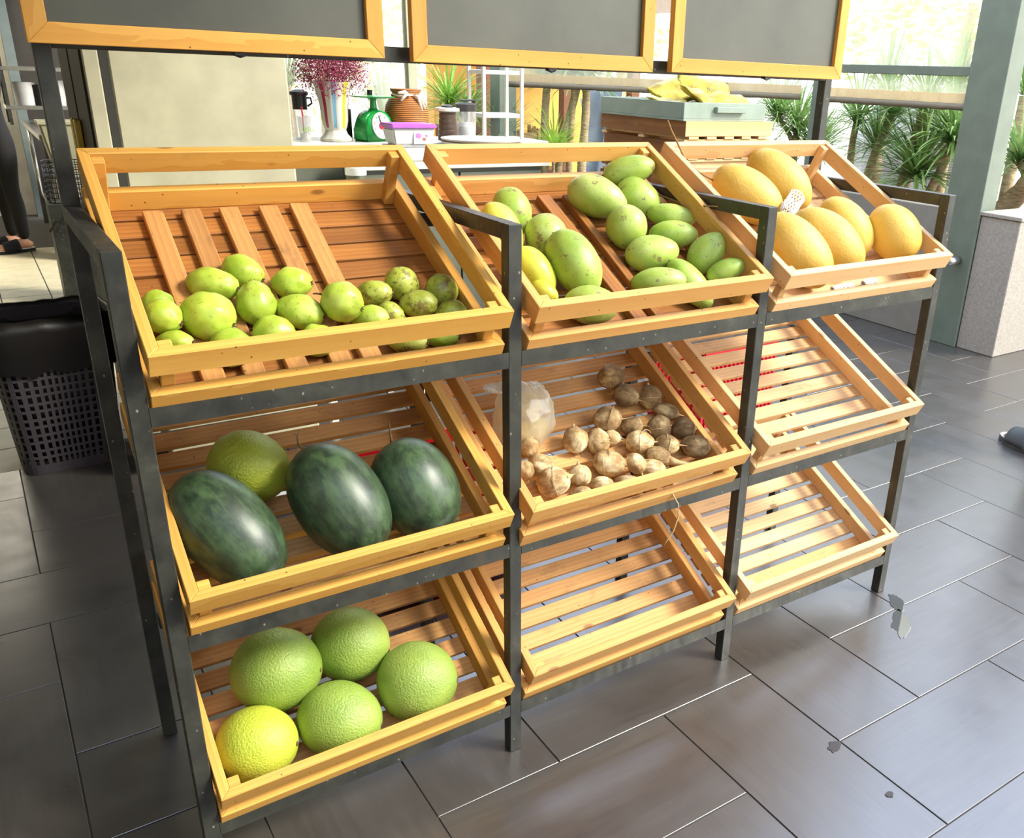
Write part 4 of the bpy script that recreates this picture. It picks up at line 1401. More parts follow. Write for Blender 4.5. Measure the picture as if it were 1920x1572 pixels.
# tumbler, shaker bottle, plates, wire shelf
tb = obj_at('brown_tumbler', 'dark brown ridged tumbler with a pale lid behind the purple-lidded container', 'tumbler', (2.088, 3.27, 1.110))
pr = [(0.0, 0.0), (0.052, 0.0)]
for k in range(5):
    pr += [(0.054 - 0.002 * k, 0.008 + 0.027 * k), (0.054 - 0.002 * k, 0.028 + 0.027 * k), (0.050 - 0.002 * k, 0.031 + 0.027 * k)]
pr += [(0.048, 0.15), (0.0, 0.15)]
lathe('tumbler_body', pr, M['tumbler'], tb)
lathe('tumbler_lid', [(0.052, 0.15), (0.066, 0.152), (0.066, 0.166), (0.05, 0.170), (0.0, 0.170)], M['plate_rim'], tb)
lathe('lid_knob', [(0.032, 0.170), (0.032, 0.178), (0.02, 0.184), (0.0, 0.184)], M['dark_grey'], tb)
sb = obj_at('shaker_bottle', 'clear shaker bottle with a grey flip lid next to the brown tumbler', 'bottle', (2.215, 3.30, 1.110))
lathe('bottle_body', [(0.0, 0.0), (0.050, 0.0), (0.054, 0.05), (0.056, 0.150), (0.054, 0.152)], M['clear'], sb)
lathe('powder', [(0.0, 0.004), (0.044, 0.004), (0.046, 0.07), (0.03, 0.09), (0.0, 0.094)], M['white_plastic'], sb, n=24)
lathe('bottle_lid', [(0.057, 0.150), (0.059, 0.186), (0.05, 0.194), (0.0, 0.196)], M['dark_grey'], sb)
box('flip_cap', -0.03, 0.06, -0.014, 0.014, 0.202, 0.212, M['dark_grey'], sb, 0.003)
box('cap_hinge', 0.046, 0.058, -0.012, 0.012, 0.186, 0.204, M['dark_grey'], sb, 0.002)
for k, z in enumerate((1.0405, 1.0560)):
    tag(lathe('serving_plate', [(0.0, 0.0), (0.12, 0.0), (0.135, 0.004), (0.200, 0.052), (0.212, 0.060), (0.213, 0.066), (0.200, 0.061), (0.13, 0.014), (0.0, 0.010)], M['plate'], None, (2.135, 2.96, z + 0.02), 56),
        ['large grey stoneware plate, the lower of the two by the window', 'large grey stoneware plate stacked on top, in front of the shaker bottle'][k], 'plate', 'stacked serving plates')
tag(lathe('plate_ring', [(0.115, 0.0), (0.125, 0.0), (0.125, 0.021), (0.115, 0.021)], M['plate_rim'], None, (2.135, 2.96, 1.040), 40), 'white stand ring under the two grey plates', 'plate stand')
ws = thing('wire_shelf', 'small white two-shelf metal rack standing on the counter', 'shelf', (2.455, 3.40, 1.110))
for x in (-0.122, 0.122):
    for y in (-0.09, 0.09):
        box('upright', x - 0.009, x + 0.009, y - 0.009, y + 0.009, 0.0, 0.395, M['white_metal'], ws, 0.002)
for z in (0.115, 0.345):
    box('shelf_board', -0.122, 0.122, -0.09, 0.09, z, z + 0.022, M['white_metal'], ws, 0.002)

# small white table with jar, between fridge and counter
tbl = thing('side_table', 'small white table behind the guava crate beside the fridge', 'table', (1.16, 2.30, 0))
box('table_top', -0.22, 0.24, -0.22, 0.22, 0.965, 0.990, M['counter_white'], tbl, 0.003)
for x in (-0.19, 0.21):
    for y in (-0.19, 0.19):
        box('leg', x - 0.015, x + 0.015, y - 0.015, y + 0.015, 0, 0.965, M['white_metal'], tbl, 0.002)
jr = obj_at('lidded_jar', 'squat glass jar with a white screw lid on the small white table', 'jar', (1.205, 2.30, 0.990))
lathe('jar_glass', [(0.0, 0.0), (0.038, 0.0), (0.040, 0.02), (0.040, 0.06), (0.036, 0.066)], plain('jar_contents', rgb(74, 78, 52), 0.3), jr, n=24)
lathe('jar_lid', [(0.043, 0.062), (0.044, 0.064), (0.044, 0.092), (0.041, 0.095), (0.0, 0.095)], M['white_plastic'], jr, n=28)

# ------------------------------------------------------------------ stacked crates with tray, by the low wall
tbs = thing('steel_table', 'low dark steel table under the stack of wooden crates', 'table', (3.12, 2.42, 0))
box('table_top', -0.34, 0.34, -0.40, 0.46, 0.76, 0.79, M['steel'], tbs, 0.002)
for x in (-0.30, 0.30):
    for y in (-0.36, 0.42):
        box('leg', x - 0.02, x + 0.02, y - 0.02, y + 0.02, 0, 0.76, M['steel'], tbs, 0.002)
def stack_crate(loc, rz, label):
    r = thing('stacked_crate', label, 'crate', loc, rz, 'wooden crates stacked behind the rack')
    Lx, Ly = 0.60, 0.72
    R2, R3 = prism_rail(Lx, 0.072, 0.02), prism_rail(Ly, 0.072, 0.02)
    for z in (0.022, 0.0 if False else 0.022):
        pass
    me2, me3 = with_mat(R2, M['wood_pale']), with_mat(R3, M['slat_dark'])
    T = Matrix.Translation
    link('rail', me2, None, r, mw=T((Lx / 2, 0, 0.026)))
    link('rail', me2, None, r, mw=T((Lx / 2, Ly, 0.026)) @ Matrix.Rotation(PI, 4, 'Z'))
    link('rail', me3, None, r, mw=T((0, Ly / 2, 0.026)) @ Matrix.Rotation(-PI / 2, 4, 'Z'))
    link('rail', me3, None, r, mw=T((Lx, Ly / 2, 0.026)) @ R90)
    for k in range(5):
        x = 0.06 + 0.12 * k
        o = box('slat', x - 0.032, x + 0.032, 0.002, Ly - 0.002, 0.012, 0.0255, M['slat_pale'], r, 0.001)
    for y in (0.03, Ly / 2, Ly - 0.03):
        box('batten', 0.002, Lx - 0.002, y - 0.022, y + 0.022, 0.0, 0.0118, M['wood_pale'], r, 0.001)
    return r
zz = 0.7905
for k, (dx, dy, rz, lb) in enumerate(((0.03, 0.02, 0.0, 'wooden crate at the bottom of the stack behind the rack'),
                                      (0.03, 0.02, 0.01, 'wooden crate second from the bottom of the stack behind the rack'),
                                      (0.03, 0.02, 0.0, 'wooden crate third from the bottom, hidden behind the melon crate'),
                                      (0.02, 0.0, -0.01, 'brown wooden crate under the topmost one, behind the melon crate'),
                                      (0.0, -0.02, 0.015, 'topmost wooden crate of the stack, carrying the sage tray'))):
    stack_crate((2.81 + dx, 2.12 + dy, zz), rz, lb)
    zz += 0.0985
tr = thing('sage_tray', 'sage green wooden tray with a block handle on the crate stack', 'tray', (2.80, 2.11, zz), 0.02)
box('bottom', 0.0, 0.56, 0.0, 0.70, 0.0, 0.010, M['tray'], tr, 0.001)
for (a, b, c, d, nm) in ((0, 0.56, 0, 0.016, 'side_board'), (0, 0.56, 0.684, 0.70, 'side_board'), (0, 0.016, 0.0165, 0.6835, 'side_board'), (0.544, 0.56, 0.0165, 0.6835, 'side_board')):
    box(nm, a, b, c, d, 0.0102, 0.086, M['tray'], tr, 0.0015)
box('handle', 0.20, 0.40, -0.024, -0.0005, 0.040, 0.068, M['tray'], tr, 0.002)
def packet(loc, rot, sx, sy, seed, label):
    bm = bmesh.new()
    nx, ny = 14, 10
    lay = []
    for side in (1, -1):
        g = []
        for j in range(ny + 1):
            row = []
            for i in range(nx + 1):
                u, v = i / nx * 2 - 1, j / ny * 2 - 1
                puff = max(0, (1 - abs(u) ** 3.0)) * max(0, (1 - abs(v) ** 2.6))
                z = side * 0.026 * puff + 0.020 * mnoise.noise(Vector((u * 1.6 + seed * 5, v * 1.6, seed))) + 0.006 * mnoise.noise(Vector((u * 6 + seed, v * 6, seed)))
                row.append(bm.verts.new((u * sx / 2, v * sy / 2, z)))
            g.append(row)
        lay.append(g)
        for j in range(ny):
            for i in range(nx):
                f = (g[j][i], g[j][i + 1], g[j + 1][i + 1], g[j + 1][i])
                bm.faces.new(f if side > 0 else tuple(reversed(f)))
    bmesh.ops.remove_doubles(bm, verts=bm.verts, dist=0.0008)
    o = link('snack_packet', bm_mesh(bm, 'snack_packet', True), M['packet'], loc=loc, rot=rot)
    tag(o, label, 'packet', 'golden snack packets in the sage tray')
    return o
zt_ = zz + 0.05
PK = [((2.95, 2.36, zt_ + 0.012), (0.15, 0.10, 0.3), 0.30, 0.21, 'golden snack packet lying flat at the left end of the tray'),
      ((3.20, 2.40, zt_ + 0.020), (0.20, -0.12, -0.2), 0.30, 0.21, 'golden snack packet with a crinkled seam at the right end of the tray'),
      ((3.06, 2.28, zt_ + 0.050), (0.45, 0.16, 0.5), 0.28, 0.20, 'shiny golden snack packet at the front of the pile, its silver seam facing out'),
      ((3.05, 2.48, zt_ + 0.085), (0.50, -0.30, 0.1), 0.30, 0.21, 'golden snack packet with one corner raised at the upper left of the pile'),
      ((3.21, 2.44, zt_ + 0.085), (0.75, 0.20, -0.25), 0.32, 0.22, 'topmost printed golden snack packet leaning on the pile'),
      ((3.22, 2.24, zt_ + 0.040), (0.40, 0.05, -0.1), 0.24, 0.18, 'golden snack packet sagging over the tray edge above its handle')]
for k, (l, r_, sx, sy, lb) in enumerate(PK):
    pk = packet(l, r_, sx, sy, k + 1, lb)
    if k == 4:
        text_mesh('printing', 'NOODL', 0.026, M['printed_ink'], pk, Matrix.Translation((0.03, -0.03, 0.040)))

# ------------------------------------------------------------------ red crate, shopping things on the floor behind
def plastic_crate(loc, rz, lx, ly, h, label):
    r = thing('plastic_crate', label, 'crate', loc, rz, 'red plastic crates behind the rack')
    def wall(name, L, mw):
        bm = bmesh.new()
        add_box(bm, -L / 2, L / 2, -0.006, 0.006, h - 0.05, h)
        add_box(bm, -L / 2, L / 2, -0.006, 0.006, 0, 0.04)
        add_box(bm, -L / 2, L / 2, -0.006, 0.006, h * 0.5 - 0.012, h * 0.5 + 0.012)
        n = int(L / 0.026)
        for k in range(n + 1):
            x = -L / 2 + 0.006 + (L - 0.012) * k / n
            add_box(bm, x - 0.006, x + 0.006, -0.0055, 0.0055, 0.04, h - 0.05)
        link(name, bm_mesh(bm, name), M['red'], r, mw=mw)
    T = Matrix.Translation
    wall('side', lx, T((0, -ly / 2, 0)))
    wall('side', lx, T((0, ly / 2, 0)))
    wall('side', ly, T((lx / 2, 0, 0)) @ R90)
    wall('side', ly, T((-lx / 2, 0, 0)) @ R90)
    box('base', -lx / 2, lx / 2, -ly / 2, ly / 2, 0, 0.008, M['red'], r)
    return r
plastic_crate((2.53, 1.45, 0), 0.06, 0.46, 0.34, 0.40, 'red slotted plastic crate on the floor, seen through the empty middle crate')
plastic_crate((0.92, 1.08, 0), -0.05, 0.52, 0.34, 0.30, 'red slotted plastic crate on the floor behind the watermelon crate')
sk = thing('red_sack', 'red sack printed with pale ovals lying behind the pomelo crate', 'sack', (0.86, 0.74, 0))
bm = bmesh.new()
bmesh.ops.create_uvsphere(bm, u_segments=24, v_segments=14, radius=1)
for v in bm.verts:
    p = v.co
    n = 1 + 0.12 * mnoise.noise(p * 2.2)
    v.co = Vector((0.24 * math.copysign(abs(p.x) ** 0.7, p.x) * n, 0.09 * math.copysign(abs(p.y) ** 0.8, p.y) * n, 0.09 + 0.09 * math.copysign(abs(p.z) ** 0.7, p.z) * n))
link('sack_body', bm_mesh(bm, 'sack_body', True), M['red'], sk)
for k in range(6):
    ball('printed_oval', (-0.16 + 0.065 * k, -0.082 + 0.01 * (k % 2), 0.10 + 0.02 * math.sin(k)), 0.024, 0.012, 0.017, M['red_dot'], sk, 14, 8)
# white sheet of plastic lying behind the watermelon crate
bm = bmesh.new()
g = []
for j in range(9):
    row = []
    for i in range(17):
        u, v = i / 16 - 0.5, j / 8 - 0.5
        row.append(bm.verts.new((u * 0.5, v * 0.16, 0.02 + 0.018 * mnoise.noise(Vector((u * 9, v * 9, 1))))))
    g.append(row)
for j in range(8):
    for i in range(16):
        bm.faces.new((g[j][i], g[j][i + 1], g[j + 1][i + 1], g[j + 1][i]))
tag(link('plastic_sheet', bm_mesh(bm, 'plastic_sheet', True), M['white_plastic'], loc=(0.62, 1.55, 0.0)), 'crumpled white plastic sheet on the floor behind the watermelon crate', 'plastic sheet')

# ------------------------------------------------------------------ waste bin
bn = thing('waste_basket', 'dark perforated plastic waste basket lined with a black bag, left of rack', 'bin', (0.00, 2.36, 0), 0.08)
def bin_pt(u, z):
    """u in 0..4 round a rounded rectangle"""
    k = 0.82 + 0.18 * z / 0.58
    hx, hy, rr = 0.205 * k, 0.15 * k, 0.05
    a = u / 4 * 2 * PI
    c_, s_ = math.cos(a), math.sin(a)
    e = 5.0
    q = (abs(c_ / hx) ** e + abs(s_ / hy) ** e) ** (-1 / e)
    return Vector((q * c_, q * s_, z))
bm = bmesh.new()
NU, rows = 88, [0.0, 0.03]
z = 0.03
while z < 0.42:
    rows += [z + 0.010, z + 0.034, z + 0.044, z + 0.062]
    z += 0.062
rows += [0.47, 0.58]
g = [[bm.verts.new(bin_pt(4 * i / NU, zz_)) for i in range(NU)] for zz_ in rows]
for j in range(len(rows) - 1):
    hole_row = 2 <= j < len(rows) - 3 and (j - 2) % 2 == 0
    for i in range(NU):
        if hole_row and i % 2 == 0:
            continue
        bm.faces.new((g[j][i], g[j][(i + 1) % NU], g[j + 1][(i + 1) % NU], g[j + 1][i]))
bm.faces.new(list(reversed(g[0])))
bs = link('basket', bm_mesh(bm, 'basket'), M['bin'], bn)
md = bs.modifiers.new('thick', 'SOLIDIFY')
md.thickness = 0.005
bm = bmesh.new()
g = []
for z_, s_, w_ in ((0.05, 0.90, 0.0), (0.30, 0.93, 0.0), (0.56, 0.97, 0.0), (0.596, 1.0, 0.004), (0.600, 1.05, 0.006), (0.55, 1.09, 0.010), (0.47, 1.10, 0.016), (0.40, 1.08, 0.028)):
    g.append([bm.verts.new(Vector((p.x * s_, p.y * s_, z_ + w_ * mnoise.noise(Vector((p.x * 22, p.y * 22, z_ * 9)))))) for p in (bin_pt(4 * i / 64, min(z_, 0.58)) for i in range(64))])
for a, b in zip(g, g[1:]):
    for i in range(64):
        bm.faces.new((a[i], a[(i + 1) % 64], b[(i + 1) % 64], b[i]))
bm.faces.new(list(reversed(g[0])))
link('liner_bag', bm_mesh(bm, 'liner_bag', True), M['bag_black'], bn)

# ------------------------------------------------------------------ kitchen corner, far left
kt = thing('kitchen_table', 'long stainless kitchen bench along the far left behind the steel post', 'table', (0.78, 7.2, 0))
box('table_top', -0.42, 0.30, -0.60, 1.2, 0.86, 0.90, M['steel_bright'], kt, 0.003)
for x in (-0.38, 0.26):
    for y in (-0.55, 1.15):
        tube('leg', [(x, y, 0), (x, y, 0.86)], 0.02, M['steel_bright'], kt, 10)
box('under_shelf', -0.38, 0.26, -0.55, 1.15, 0.25, 0.27, M['steel_bright'], kt, 0.002)
kb = thing('grey_tub', 'pale grey plastic tub on the kitchen bench front by the person in black', 'tub', (0.46, 6.50, 0.60))
bm = bmesh.new()
vs_ = add_box(bm, -0.10, 0.16, -0.10, 0.10, 0.0, 0.40)
for v in vs_:
    if v.co.z < 0.1:
        v.co.x = v.co.x * 0.7 + 0.03
link('tub_body', bm_mesh(bm, 'tub_body', bevel=0.012, seg=2), plain('pale_grey_plastic', rgb(146, 142, 112), 0.35), kb)
box('tub_rim', -0.112, 0.172, -0.112, 0.112, 0.385, 0.412, plain('pale_grey_rim', rgb(160, 156, 126), 0.35), kb, 0.004)
box('tub_stand', -0.06, 0.14, -0.09, 0.09, -0.60, -0.002, M['grey_wall'], kb, 0.004)
sf = thing('wall_shelf', 'steel two-tier kitchen shelf with white goods on the far wall', 'shelf', (0.74, 7.9, 0.9))
for z in (0.12, 0.42):
    box('shelf_board', -0.5, 0.55, -0.18, 0.18, z, z + 0.03, M['steel_bright'], sf, 0.002)
for x in (-0.48, 0.53):
    for y in (-0.16, 0.16):
        box('upright', x - 0.012, x + 0.012, y - 0.012, y + 0.012, 0.0, 0.75, M['steel'], sf, 0.001)
for k, (x, h_, m_, lb) in enumerate(((0.62, 0.20, 'white_plastic', 'white tub on the kitchen shelf nearest the fridge'), (0.40, 0.18, 'white_plastic', 'white tub on the kitchen shelf beside the red jar'),
                                    (0.52, 0.16, 'cloth_black', 'black bag slumped on the kitchen shelf'), (0.86, 0.15, 'red', 'red jar on the kitchen shelf'))):
    tag(lathe('storage_tub', [(0.0, 0.0), (0.07, 0.0), (0.085, h_ * 0.9), (0.09, h_), (0.0, h_)], M[m_], None, (x, 7.88, 1.051), 20), lb, 'tub')
yb = thing('yellow_sign', 'round orange-yellow sign on the far kitchen wall', 'sign', (0.83, 8.05, 1.56))
o = lathe('sign_disc', [(0.0, 0.0), (0.13, 0.0), (0.13, 0.01), (0.0, 0.01)], M['yellow'], yb, n=32, rot=(PI / 2, 0, 0))
bx = thing('wire_basket', 'dark wire basket full of utensils beside the fridge door', 'basket', (0.36, 5.10, 0.62))
bm = bmesh.new()
for k in range(9):
    z = 0.03 * k
    add_tube(bm, [(0.11 * math.cos(a * PI / 10), 0.11 * math.sin(a * PI / 10), z) for a in range(21)], 0.003, 5)
for k in range(16):
    a = 2 * PI * k / 16
    add_tube(bm, [(0.11 * math.cos(a), 0.11 * math.sin(a), 0), (0.11 * math.cos(a), 0.11 * math.sin(a), 0.24)], 0.003, 5)
link('wire_cage', bm_mesh(bm, 'wire_cage', True), M['black_paint'], bx)
box('basket_stand', -0.12, 0.12, -0.12, 0.12, -0.62, -0.004, M['steel'], bx, 0.003)
tube('cord', [(-0.02, -0.13, -0.02), (-0.06, -0.16, -0.12), (-0.10, -0.15, -0.10), (-0.14, -0.14, -0.16)], 0.006, M['black_paint'], bx, 6)
kl = bpy.data.lights.new('kitchen_lamp', 'AREA')
kl.shape = 'RECTANGLE'
kl.size, kl.size_y, kl.energy, kl.color = 1.2, 0.3, 40, (1.0, 0.93, 0.78)
ko = bpy.data.objects.new('kitchen_lamp', kl)
C.objects.link(ko)
ko.location = (-0.5, 8.1, 2.78)
lf = thing('ceiling_light', 'long white ceiling light over the far kitchen', 'lamp', (-0.5, 8.1, 2.80))
box('lamp_housing', -0.62, 0.62, -0.17, 0.17, 0.0, 0.09, M['white_plastic'], lf, 0.004)

# leftovers on the floor: wet mark, leaf scraps and crumbs
def splat(name, ctr, lx, ly, rz, m, seed, label, cat, grp=None, z=0.0006):
    bm = bmesh.new()
    n = 40
    vs_ = []
    for i in range(n):
        a = 2 * PI * i / n
        r = 1 + 0.35 * mnoise.noise(Vector((math.cos(a) * 2 + seed, math.sin(a) * 2, seed))) + 0.18 * mnoise.noise(Vector((math.cos(a) * 7 + seed, math.sin(a) * 7, seed)))
        vs_.append((r * lx * math.cos(a), r * ly * math.sin(a)))
    lo = [bm.verts.new((x, y, 0)) for x, y in vs_]
    hi = [bm.verts.new((x * 0.96, y * 0.96, 0.0008)) for x, y in vs_]
    bm.faces.new(list(reversed(lo)))
    bm.faces.new(hi)
    for i in range(n):
        j = (i + 1) % n
        bm.faces.new((lo[i], lo[j], hi[j], hi[i]))
    return tag(link(name, bm_mesh(bm, name), m, loc=(ctr[0], ctr[1], z), rot=(0, 0, rz)), label, cat, grp)
t = NT('water')
t.base(rgb(70, 70, 70))
t.rough(0.02)
t.set(**{'Specular IOR Level': 1.0, 'IOR': 2.0})
M['water'] = t.m
splat('water_puddle', (1.985, -0.070), 0.050, 0.022, 0.9, M['water'], 3, 'elongated wet puddle on the grey tiles right of the rack, upper end', 'puddle', 'wet spill on the tiles')
splat('water_puddle', (1.905, -0.150), 0.075, 0.026, 0.7, M['water'], 5, 'elongated wet puddle on the grey tiles right of the rack, lower end', 'puddle', 'wet spill on the tiles')
splat('dirt_smear', (1.330, -0.400), 0.022, 0.014, 0.4, M['dark_grey'], 7, 'dark smudge on the grey tiles near a tile joint', 'dirt')
splat('dirt_spot', (1.318, -0.575), 0.011, 0.008, 0.2, M['dark_grey'], 9, 'small round dark spot on the grey tiles at the front', 'dirt')

# ------------------------------------------------------------------ people
def skin_body(name, joints, edges, parent, mats, pick, sub=2):
    """joints: name -> (pos, (rx, ry)); one continuous surface grown with the Skin modifier and baked to a mesh"""
    me = bpy.data.meshes.new(name + '_skeleton')
    names = list(joints)
    me.from_pydata([joints[n][0] for n in names], [(names.index(a), names.index(b)) for a, b in edges], [])
    o = bpy.data.objects.new(name + '_skeleton', me)
    C.objects.link(o)
    sk_ = o.modifiers.new('skin', 'SKIN')
    sv = me.skin_vertices[0].data
    for i, n in enumerate(names):
        r = joints[n][1]
        sv[i].radius = r if isinstance(r, tuple) else (r, r)
        sv[i].use_root = (i == 0)
    sk_.use_smooth_shade = True
    sk_.branch_smoothing = 0.6
    ss = o.modifiers.new('sub', 'SUBSURF')
    ss.levels = ss.render_levels = sub
    dg = bpy.context.evaluated_depsgraph_get()
    ev = o.evaluated_get(dg)
    m2 = bpy.data.meshes.new_from_object(ev)
    bpy.data.objects.remove(o)
    m2.name = name
    m2.materials.clear()
    for m in mats:
        m2.materials.append(m)
    for p in m2.polygons:
        p.use_smooth = True
        p.material_index = pick(p.center)
    return link(name, m2, None, parent)

def head(parent, loc, rz, hair_len):
    """head with brow, nose, lips, chin, ears and hair; faces -Y before turning"""
    root = bpy.data.objects.new('head', None)
    bm = bmesh.new()
    bmesh.ops.create_uvsphere(bm, u_segments=40, v_segments=28, radius=1)
    for v in bm.verts:
        p = v.co.copy()
        x, y, z = p.x * 0.075, p.y * 0.095, p.z * 0.115
        if z < 0:
            k = 1 - 0.30 * (-p.z) ** 1.5
            x *= k
            y = y * (1 - 0.12 * (-p.z)) - 0.006 * (-p.z)
        if p.y < -0.2:                        # face side
            f = max(0, -p.y)
            g = lambda cx, cz, sx_, sz_: math.exp(-((x - cx) / sx_) ** 2 - ((z - cz) / sz_) ** 2)
            y -= 0.020 * g(0, -0.018, 0.011, 0.020) * f        # nose
            y -= 0.010 * g(0, -0.002, 0.008, 0.028) * f
            y += 0.010 * (g(0.030, 0.008, 0.016, 0.011) + g(-0.030, 0.008, 0.016, 0.011)) * f
            y -= 0.006 * g(0, 0.030, 0.05, 0.012) * f          # brow
            y -= 0.008 * g(0, -0.052, 0.022, 0.008) * f        # lips
            y -= 0.010 * g(0, -0.092, 0.022, 0.016) * f        # chin
        v.co = Vector((x, y, z))
    me = bm_mesh(bm, 'head', True)
    o = link('head', me, M['skin'], parent, loc=loc, rot=(0, 0, rz))
    for s in (-1, 1):
        ball('eye', (0.030 * s, -0.080, 0.008), 0.012, 0.010, 0.009, plain('eye_white', rgb(226, 222, 214), 0.3), o, 12, 8)
        bm = bmesh.new()
        add_ball(bm, (0.076 * s, 0.008, -0.004), 0.010, 0.020, 0.032, 12, 8)
        link('ear', bm_mesh(bm, 'ear', True), M['skin'], o)
    bm = bmesh.new()
    add_ball(bm, (0, -0.087, -0.054), 0.022, 0.008, 0.006, 12, 6)
    link('mouth', bm_mesh(bm, 'mouth', True), plain('lips', rgb(168, 94, 84), 0.5), o)
    bm = bmesh.new()
    bmesh.ops.create_uvsphere(bm, u_segments=36, v_segments=24, radius=1)
    for v in bm.verts:
        p = v.co.copy()
        n = 1 + 0.03 * mnoise.noise(p * 7)
        q = Vector((p.x * 0.086 * n, p.y * 0.108 * n + 0.010, p.z * 0.124 * n + 0.010))
        if p.y < 0.15 and p.z < 0.42:          # keep the face clear
            q = Vector((p.x * 0.060, p.y * 0.05, p.z * 0.09))
        elif p.z < -0.1:
            q.z -= hair_len * (-p.z)
            q.y += 0.01
        v.co = q
    link('hair', bm_mesh(bm, 'hair', True), M['hair'], o)
    return o

def hand(parent, wrist, fwd, palm_n, s=1.0):
    """palm, four unequal bent fingers and a thumb off the side"""
    f = Vector(fwd).normalized()
    n = Vector(palm_n).normalized()
    sd_ = f.cross(n).normalized()
    W0 = Vector(wrist)
    bm = bmesh.new()
    mw = Matrix((sd_, f, n)).transposed().to_4x4()
    mw.translation = W0
    add_ball(bm, (0, 0.045 * s, 0), 0.040 * s, 0.054 * s, 0.015 * s, 16, 10, mw)
    for k, (x, L) in enumerate(((-0.028, 0.070), (-0.009, 0.080), (0.010, 0.075), (0.028, 0.058))):
        b0 = Vector((x, 0.075, 0)) * s
        pts = [b0, b0 + Vector((x * 0.05, L * 0.45, 0.006)) * s, b0 + Vector((x * 0.05, L * 0.78, 0.020)) * s, b0 + Vector((x * 0.02, L * 0.95, 0.040)) * s]
        add_tube(bm, [mw @ q for q in pts], [0.0095 * s, 0.009 * s, 0.008 * s, 0.006 * s], 8)
    pts = [Vector((-0.030, 0.025, 0.004)) * s, Vector((-0.055, 0.050, 0.012)) * s, Vector((-0.062, 0.078, 0.022)) * s]
    add_tube(bm, [mw @ q for q in pts], [0.012 * s, 0.010 * s, 0.008 * s], 8)
    return link('hand', bm_mesh(bm, 'hand', True), M['skin'], parent)

